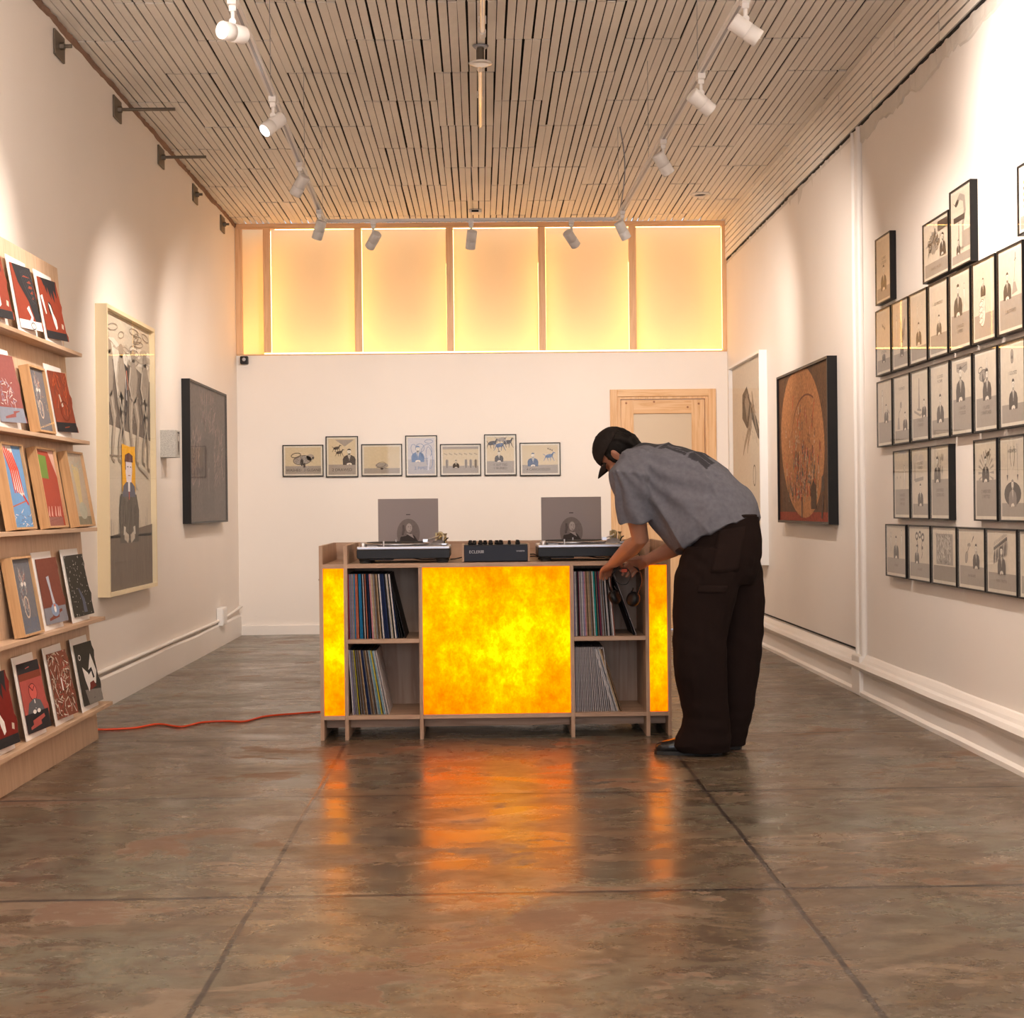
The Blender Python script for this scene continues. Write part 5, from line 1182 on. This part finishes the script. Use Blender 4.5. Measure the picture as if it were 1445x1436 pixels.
# ---- body: one continuous skin
b = MB()
limb(b, [Q(.19, .90), Q(.20, 1.0), Q(.27, 1.10), Q(.38, 1.20), Q(.50, 1.265), Q(.58, 1.295), Q(.63, 1.31)], [(.15, .11), (.155, .11), (.14, .10), (.15, .105), (.165, .105), (.14, .085), (.07, .06)], 24)
limb(b, [Q(.56, 1.29), neck0, neck1, headc-upH*.05], [.075, .060, .056, .052], 16)
for s_, h_, k_, a_ in ((1, hipL, knL, anL), (-1, hipR, knR, anR)):
    limb(b, [h_+UP*.04, h_-UP*.05, k_+UP*.06, k_, k_-UP*.1, a_+UP*.06, a_-UP*.03], [.085, .085, .060, .055, .056, .038, .040])
def hand(mb, wr, tip, palm_n, curl, spread=1, thumb=1):
    d = (tip-wr).normalized(); palm_n = (palm_n-d*palm_n.dot(d)).normalized(); sd = d.cross(palm_n)*thumb
    L_ = .19
    rs = []
    for t, a, h_ in ((-.01, .027, .020), (.02, .031, .019), (.05, .040, .017), (.085, .043, .015), (.10, .040, .012)):
        rs.append(ring(wr+d*t, sd*a, palm_n*h_, 2.4, 16))
    mb.rings(rs, True)
    for i, (o, ln) in enumerate(((.030, .072), (.010, .080), (-.011, .074), (-.031, .058))):
        base = wr+d*.088+sd*o; dirs = d+sd*o*1.2*spread; c_ = curl*(.8+.12*i); P = [base-d*.02, base]; dd = dirs.normalized()
        for f in (.42, .32, .26):
            dd = (dd+palm_n*c_*.55).normalized(); P.append(P[-1]+dd*ln*f*1.05)
        limb(mb, P, [.0095, .0095, .009, .0082, .0070], 10)
    tb = wr+d*.03+sd*.030; td = (d*.75+sd*.75+palm_n*.35).normalized()
    limb(mb, [tb-td*.02, tb+td*.025, tb+td*.05+d*.004, tb+td*.062+d*.02], [.013, .012, .0105, .008], 10)
limb(b, [shL+Vector((.03, .03, .03)), shL, shL.lerp(elL, .5), elL, elL.lerp(wrL, .35), wrL, wrL.lerp(fiL, .12)], [.055, .055, .047, .040, .043, .028, .026])
limb(b, [shR+Vector((-.03, -.05, .03)), shR, shR.lerp(elR, .5), elR, elR.lerp(wrR, .35), wrR, wrR.lerp(fiR, .12)], [.055, .055, .047, .040, .042, .028, .026])
hand(b, wrL, fiL, Vector((.35, -.1, -.9)), .55, thumb=-1)
hand(b, wrR, fiR, Vector((.15, -.75, -.55)), .75, thumb=1)
# head: skull, jaw, nose, ears
def hp(x, y, z): return headc+sdH*x+fwH*y+upH*z      # x to the side, y towards the face, z towards the crown
Rh = Matrix((sdH, fwH, upH)).transposed()
b.ball(hp(0, -.012, .028), .074, .094, .086, n=18, rot=Rh)
limb(b, [hp(0, .015, .03), hp(0, .022, -.03), hp(0, .038, -.075), hp(0, .048, -.098)], [(.066, .066), (.060, .060), (.046, .046), (.028, .030)], 18)
b.ball(hp(0, .062, -.095), .022, .018, .018, n=10, rot=Rh)
limb(b, [hp(0, .080, .018), hp(0, .094, -.008), hp(0, .108, -.030), hp(0, .088, -.038)], [.008, .010, .013, .010], 10)
for s_ in (-1, 1):
    b.ball(hp(s_*.014, .092, -.034), .008, .010, .007, n=8, rot=Rh)
    b.ball(hp(s_*.040, .060, -.018), .020, .018, .016, n=8, rot=Rh)
    b.ball(hp(s_*.074, -.008, -.010), .007, .018, .030, n=10, rot=Rh)
    b.ball(hp(s_*.079, -.016, .002), .006, .012, .022, n=10, rot=Rh)
limb(b, [hp(-.024, .078, -.063), hp(0, .092, -.060), hp(.024, .078, -.063)], [.006, .008, .006], 8)
limb(b, [hp(-.020, .080, -.072), hp(0, .090, -.072), hp(.020, .080, -.072)], [.006, .008, .006], 8)
limb(b, [hp(-.052, .070, .022), hp(-.025, .088, .024), hp(0, .088, .02), hp(.025, .088, .024), hp(.052, .070, .022)], [.008, .010, .009, .010, .008], 8)
SKIN = (.40, .19, .12)
def skin_mat():
    m, n, L, bs, o = newmat('skin'); at = N(n, 'Attribute'); at.attribute_name = 'Col'; L.new(at.outputs['Color'], bs.inputs['Base Color'])
    bs.inputs['Roughness'].default_value = .5; bs.inputs['Subsurface Weight'].default_value = .08; bs.inputs['Subsurface Radius'].default_value = (.01, .004, .002); return m
def skincol(co, no):
    r = co-headc; x, y, z = r.dot(sdH), r.dot(fwH), r.dot(upH)
    if abs(x) < .08 and y > .05 and -.075 < z < -.060 and abs(x) < .024: return (.36, .12, .09)
    for s_ in (-1, 1):
        if (x-s_*.030)**2+(z-.024)**2*4 < .0004 and y > .05: return (.03, .02, .015)
    k = (co-(elR.lerp(wrR, .25))).length      # small dark tattoo on the forearm
    if k < .052 and no.y < -.1:
        c_ = co-elR.lerp(wrR, .25); a_ = math.atan2(c_.z, c_.x); rr_ = math.hypot(c_.x, c_.z)
        if abs(math.sin(rr_*230+a_)) < .45 and rr_ < .030: return (.07, .05, .05)
    f = 1+.08*noise.noise(co*22)
    return tuple(c*f for c in SKIN)
pbuild('body', volume(b, .0042, 'body', skin_mat(), 3, colfn=skincol))

# ---- hair and cap
h = MB()
h.ball(hp(0, -.022, .022), .079, .094, .086, n=16, rot=Rh)
limb(h, [hp(0, -.06, .04), hp(0, -.085, -.02), hp(0, -.080, -.062)], [(.074, .045), (.066, .034), (.048, .022)], 18)
for s_ in (-1, 1): limb(h, [hp(s_*.068, .012, .03), hp(s_*.071, .018, -.01), hp(s_*.070, .020, -.03)], [.014, .010, .005], 8)
hair = volume(h, .004, 'hair', plain('black_hair', (.008, .006, .005), .7, 0, .2), 2, disp=lambda c, n_: .003*noise.noise(Vector(((c-headc).dot(sdH)*160, (c-headc).dot(fwH)*25, (c-headc).dot(upH)*60))))
# keep the face clear of hair
pbuild('hair', hair)
M_CAP = plain('cap_cloth', (.018, .014, .013), .9, 0, .2)
c_ = MB()
c_.ball(hp(0, -.006, .040), .084, .104, .092, n=20, rot=Rh)
cap = volume(c_, .004, 'cap', M_CAP, 3, disp=lambda c, n_: .0012*noise.noise(c*70))
bm = bmesh.new(); bm.from_mesh(cap); bmesh.ops.bisect_plane(bm, geom=bm.verts[:]+bm.edges[:]+bm.faces[:], plane_co=hp(0, 0, .042)+fwH*0, plane_no=(-upH+fwH*-.10).normalized(), clear_outer=True); bm.to_mesh(cap); bm.free()
capo = pbuild('cap', cap); sm = capo.modifiers.new('thick', 'SOLIDIFY'); sm.thickness = .003
w = MB()
def brim(t, r, up): # t sideways, r outwards
    return hp(.070*t*(1-.12*r), .080+.075*r*(1-.55*t*t)-.030*t*t, .036-.016*r*r-.022*t*t+up)
nu, nv = 16, 6
for up, fl in ((0, 1), (.004, 0)):
    V = [brim(-1+2*i/nu, j/nv, up) for j in range(nv+1) for i in range(nu+1)]
    w.mesh(V, [(j*(nu+1)+i, j*(nu+1)+i+1, (j+1)*(nu+1)+i+1, (j+1)*(nu+1)+i) for j in range(nv) for i in range(nu)], 0, True)
edge = [(i, 0) for i in range(0)]
w.tube([brim(-1+2*i/nu, 1, .002) for i in range(nu+1)], .0026, 6)
w.tube([brim(-1, j/nv, .002) for j in range(nv+1)], .0026, 6); w.tube([brim(1, j/nv, .002) for j in range(nv+1)], .0026, 6)
me = w.data('cap_brim', M_CAP); me.transform(Matrix.Translation(-OP)); link('cap_brim', me, capo)
me = MB().lathe(hp(0, -.006, .130), upH, [(0, .007), (.004, .006)], 12).data('cap_button', M_CAP); me.transform(Matrix.Translation(-OP)); link('cap_button', me, capo)

# ---- t-shirt
t = MB()
S = [(.03, 1.060, .405, .895, .195), (.055, 1.125, .435, .925, .205), (.105, 1.205, .475, .975, .20), (.185, 1.290, .53, 1.02, .20), (.28, 1.345, .565, 1.065, .20), (.38, 1.385, .60, 1.12, .205), (.47, 1.402, .625, 1.155, .20), (.55, 1.402, .655, 1.18, .19), (.60, 1.395, .675, 1.215, .15), (.635, 1.382, .69, 1.26, .095)]
rs = []
for qb, zb, qf, zf, wd in S:
    c0 = Q((qb+qf)/2, (zb+zf)/2); v = Q(qb, zb)-c0
    rs.append(ring(c0, LD*wd, v, 2.3, 40))
t.rings(rs, True)
def sleeve_(mb, sh, el, cuff_r, t1, top):
    d = (el-sh)
    limb(mb, [top, sh+d*.02, sh+d*.35, sh+d*t1], [.085, .098, cuff_r*.98, cuff_r], 22, 2.2)
sleeve_(t, shL+Vector((0, 0, .01)), elL, .088, .68, shL+Vector((.055, .06, .07)))
sleeve_(t, shR, elR, .082, .62, shR+Vector((-.05, -.08, .07)))
SHc = shL.lerp(elL, .2)
def shirt_disp(c, n_):
    r = c-O_; q = r.dot(FD); l = r.dot(LD); z = c.z
    # pull folds fan out from the armpit and hang from the back towards the belly
    ang = math.atan2(z-1.36, q-.62); rad_ = math.hypot(z-1.36, q-.62)
    f = math.sin(ang*22+4*noise.noise(c*5))*.0065*min(1, rad_*4)*(1 if n_.z < .6 else .25)
    g = noise.noise(Vector((q*16-z*5, l*6, z*4+q*5)))*.009+noise.noise(c*14)*.004
    hang = max(0, .99-z)*.3*abs(noise.noise(Vector((q*18, l*12, 0))))
    fold = (1-abs(noise.noise(Vector((q*7+l*2.5-z*4.5, l*2, z*1.5)))))**6*.011   # long soft creases
    return f*.9+g+hang*.3+fold-.003
def shirt_col(c, n_):
    base = Vector((.150, .155, .185)); r = c-O_; q = r.dot(FD); l = r.dot(LD)
    k = 1+.05*noise.noise(c*60)
    dark = False
    if n_.z > .1 and .17 < q < .60:
        u = (l+.15)/.27; v = (q-.17)/.43       # block lettering across the shoulder blades
        if 0 < u < 1 and 0 < v < 1:
            ro, fr = int(v*3), (v*3) % 1; co, fc = int(u*5+ro*.5), (u*5+ro*.5) % 1
            dark = fr > .08 and fc > .09 and not (ro == 1 and co in (1, 4) and .35 < fr < .8 and .3 < fc < .75) and not (ro == 0 and co == 2 and fr < .6) and not (ro == 2 and co == 3)
            if ro == 0 and u > .62 and v < .12: dark = False
    return tuple(base*k*(.34 if dark else 1))
M_TEE = attrmat('tshirt_jersey', .9, .10)
pbuild('t_shirt', volume(t, .0058, 't_shirt', M_TEE, 5, shirt_disp, shirt_col, .6))
w = MB(); cc = Q(.648, 1.322)
nk = (neck1-neck0).normalized(); u_ = LD; v_ = nk.cross(LD).normalized()
w.rings([[cc+u_*math.cos(a)*(.078+.006*math.cos(b_))+v_*math.sin(a)*(.062+.006*math.cos(b_))+nk*.009*math.sin(b_) for b_ in [2*pi*j/8 for j in range(8)]] for a in [2*pi*i/28 for i in range(28)]], False, closed=True)
for f_ in w.c: pass
w.c = [(.145, .145, .168)]*len(w.c)
pbuild('collar', w.data('collar', M_TEE))

# ---- trousers
p = MB()
rs = []
for z, q0, wd, th in ((1.075, .185, .150, .150), (1.03, .19, .165, .158), (.96, .19, .175, .165), (.88, .19, .178, .160), (.80, .19, .165, .142), (.76, .19, .15, .12)):
    rs.append(ring(Q(q0, z), LD*wd, FD*th, 2.3, 32))
p.rings(rs, True)
VX, VY = Vector((1, 0, 0)), Vector((0, 1, 0))
def leg(mb, secs): mb.rings([ring(Vector((x, y, z)), VX*a, VY*b_, 2.2, 28) for x, y, z, a, b_ in secs], True)
leg(p, [(1.035, 6.640, .93, .13, .13), (1.005, 6.635, .80, .150, .135), (.985, 6.63, .68, .137, .128), (.968, 6.625, .56, .124, .118), (.962, 6.62, .46, .121, .112), (.968, 6.625, .36, .118, .108), (.982, 6.635, .26, .108, .10), (.995, 6.645, .17, .104, .10), (.985, 6.65, .09, .118, .108), (.972, 6.652, .045, .130, .112), (.985, 6.650, .018, .115, .100)])
leg(p, [(1.13, 6.775, .93, .13, .12), (1.150, 6.785, .80, .128, .125), (1.162, 6.785, .68, .122, .12), (1.166, 6.785, .56, .116, .112), (1.166, 6.785, .46, .113, .108), (1.158, 6.785, .36, .108, .103), (1.147, 6.785, .26, .100, .098), (1.138, 6.785, .17, .092, .09), (1.120, 6.785, .09, .086, .086), (1.112, 6.785, .04, .085, .085), (1.112, 6.785, .022, .080, .080)])
def tr_disp(c, n_):
    z = c.z; low = max(0, .32-z)/.32
    f = .007*noise.noise(Vector((c.x*11, c.y*11, z*3.5)))+.003*noise.noise(c*18)
    f += .005*low*math.sin(z*95+6*noise.noise(Vector((c.x*5, c.y*5, 0))))*(.5+.5*noise.noise(Vector((c.x*9, c.y*9, 3))))
    kn = math.exp(-((z-.50)/.10)**2); f += .002*kn*math.sin(z*60+c.x*40)
    hip = math.exp(-((z-.86)/.07)**2); f += .002*hip*math.sin((z*1.0+c.x*.8)*80)
    return f
M_TWILL = plain('brown_twill', (.0145, .0085, .0075), .95, 0, .1)
tro = pbuild('trousers', volume(p, .0062, 'trousers', M_TWILL, 4, tr_disp))
M_TWILL2 = plain('brown_twill_patch', (.018, .0108, .0095), .95, 0, .1)
# patch pocket, cargo strap and seams lie on the cloth: cast onto the trouser surface from the camera side
from mathutils.bvhtree import BVHTree
bv = BVHTree.FromPolygons([v.co+OP for v in tro.data.vertices], [tuple(p_.vertices) for p_ in tro.data.polygons])
def on_cloth(x, z, off):
    h_, n_, i_, d_ = bv.ray_cast(Vector((x, 6.0, z)), Vector((0, 1, 0)))
    return (h_+n_*off) if h_ else None
def patch(name, quad, nx, nz, off, mat, rim=True):
    V = []; 
    for j in range(nz+1):
        for i in range(nx+1):
            s_, t_ = i/nx, j/nz
            x = (quad[0][0]*(1-s_)+quad[1][0]*s_)*(1-t_)+(quad[3][0]*(1-s_)+quad[2][0]*s_)*t_
            z = (quad[0][1]*(1-s_)+quad[1][1]*s_)*(1-t_)+(quad[3][1]*(1-s_)+quad[2][1]*s_)*t_
            h_ = on_cloth(x, z, off)
            V.append(h_ if h_ else Vector((x, 6.6, z)))
    w = MB(); w.mesh(V, [(j*(nx+1)+i, j*(nx+1)+i+1, (j+1)*(nx+1)+i+1, (j+1)*(nx+1)+i) for j in range(nz) for i in range(nx)], 0, True)
    me = w.data(name, mat); me.transform(Matrix.Translation(-OP)); o = link(name, me, tro)
    s_ = o.modifiers.new('thick', 'SOLIDIFY'); s_.thickness = .003; s_.offset = -1
    return o
def px2(px, py, Y=6.52): q_ = P3(px, py, 1, Y); return (q_.x, q_.z)
patch('back_pocket', [px2(1001, 808), px2(1042, 806), px2(1053, 742), px2(1016, 748)], 8, 10, .0045, M_TWILL2)
patch('cargo_strap', [px2(984, 836), px2(1024, 836), px2(1026, 826), px2(985, 825)], 8, 3, .0045, M_TWILL2)

# ---- shoes
def shoe(base, toe_dir, label=None):
    d = Vector(toe_dir).normalized(); s_ = Vector((0, 0, 1)).cross(d); sh = MB()
    def r_(t, a, zt, e=2.3): c0 = base+d*t+UP*(zt/2+.004); return ring(c0, s_*a, UP*(zt/2), e, 20)
    sh.rings([r_(-.085, .020, .05), r_(-.075, .032, .075), (r_(-.04, .037, .095)), r_(0, .038, .10), r_(.05, .041, .092), r_(.10, .046, .072), r_(.145, .047, .060), (r_(.18, .040, .052)), r_(.20, .026, .042), r_(.207, .012, .03)], True)
    m_ = pbuild('shoe', volume(sh, .004, 'shoe', M_SHOE, 3))
    w = MB(); P = [(-.09, .022), (-.07, .036), (0, .041), (.06, .045), (.12, .050), (.17, .046), (.20, .032), (.212, .014)]
    lo = [base+d*t_+s_*a for t_, a in P]+[base+d*t_-s_*a for t_, a in reversed(P)]
    w.rings([[q_+UP*.001 for q_ in lo], [q_+UP*.018 for q_ in lo]], True, 0, False)
    me = w.data('sole', M_BLACKR); me.transform(Matrix.Translation(-OP)); link('sole', me, m_)
    w = MB()
    for k in range(4): w.tube([base+d*(.055+.018*k)+s_*.022+UP*(.096-.007*k), base+d*(.060+.018*k)+UP*(.101-.007*k), base+d*(.055+.018*k)-s_*.022+UP*(.096-.007*k)], .0025, 6)
    me = w.data('laces', M_BLACK); me.transform(Matrix.Translation(-OP)); link('laces', me, m_)
M_SHOE = plain('black_leather', (.012, .012, .014), .22)
shoe(Vector((.975, 6.665, 0)), (-1, .10, 0))
shoe(Vector((1.09, 6.82, 0)), (-.93, .35, 0))

# ---- headphones hanging from the far hand
hd = thing('headphones', 'black headphones with orange accents dangling from the hand in front of the record cubby', 'headphones', (.70, 7.10, .80))
OH = Vector((.70, 7.10, .80))
def hx(px, py, Y=7.12): return P3(px, py, 1, Y)
band = smooth_path([hx(862, 836, 7.16), hx(858, 816, 7.15), hx(868, 801, 7.13), hx(885, 796, 7.12), hx(900, 803, 7.105), hx(905, 820, 7.095), hx(899, 838, 7.10)], 5)
w = MB(); rs = []
for i, p_ in enumerate(band):
    d = (band[min(i+1, len(band)-1)]-band[max(i-1, 0)]).normalized(); u = Vector((.2, 1, 0)).normalized(); u = (u-d*u.dot(d)).normalized(); v = d.cross(u); rs.append(ring(p_, u*.013, v*.004, 2.6, 12))
w.rings(rs, True); me = w.data('headband', M_BLACK, OH); link('headband', me, hd)
for c0, ax in ((hx(868, 842, 7.15), Vector((.75, -.5, .35))), (hx(893, 845, 7.10), Vector((-.7, -.55, .3)))):
    ax.normalize()
    me = MB().lathe(c0-ax*.018, ax, [(0, .022), (.003, .034), (.014, .037), (.022, .036), (.030, .033), (.036, .026), (.037, .014)], 26).data('ear_cup', M_BLACK, OH); cup = link('ear_cup', me, hd)
    me = MB().lathe(c0-ax*.0195, ax, [(0, .024), (.0005, .029), (.0035, .0335)], 26).data('orange_trim', plain('orange_trim', (.60, .10, .02), .4), OH); link('orange_trim', me, cup)
    me = MB().tube([c0+ax*.01+UP*.03, c0+UP*.045, c0+UP*.055-ax*.004], .004, 8).data('yoke', M_BLACK, OH); link('yoke', me, hd)
lb = hx(881, 805, 7.085); me = MB().box(lb.x-.013, lb.x+.013, lb.y, lb.y+.003, lb.z-.008, lb.z+.008).data('orange_tag', plain('orange_label', (.75, .09, .02), .5), OH); link('orange_tag', me, hd, bevel=.001)
cab = smooth_path([hx(866, 838, 7.13), hx(862, 818, 7.12), hx(870, 805, 7.10), hx(884, 802, 7.09), hx(890, 812, 7.09), hx(884, 824, 7.10), hx(872, 822, 7.11), hx(866, 808, 7.11), hx(880, 792, 7.10), hx(892, 780, 7.10), hx(898, 776, 7.15), hx(903, 786, 7.17)], 6)
me = MB().tube(cab, .0022, 7).data('headphone_cable', M_BLACKR, OH); link('headphone_cable', me, hd)
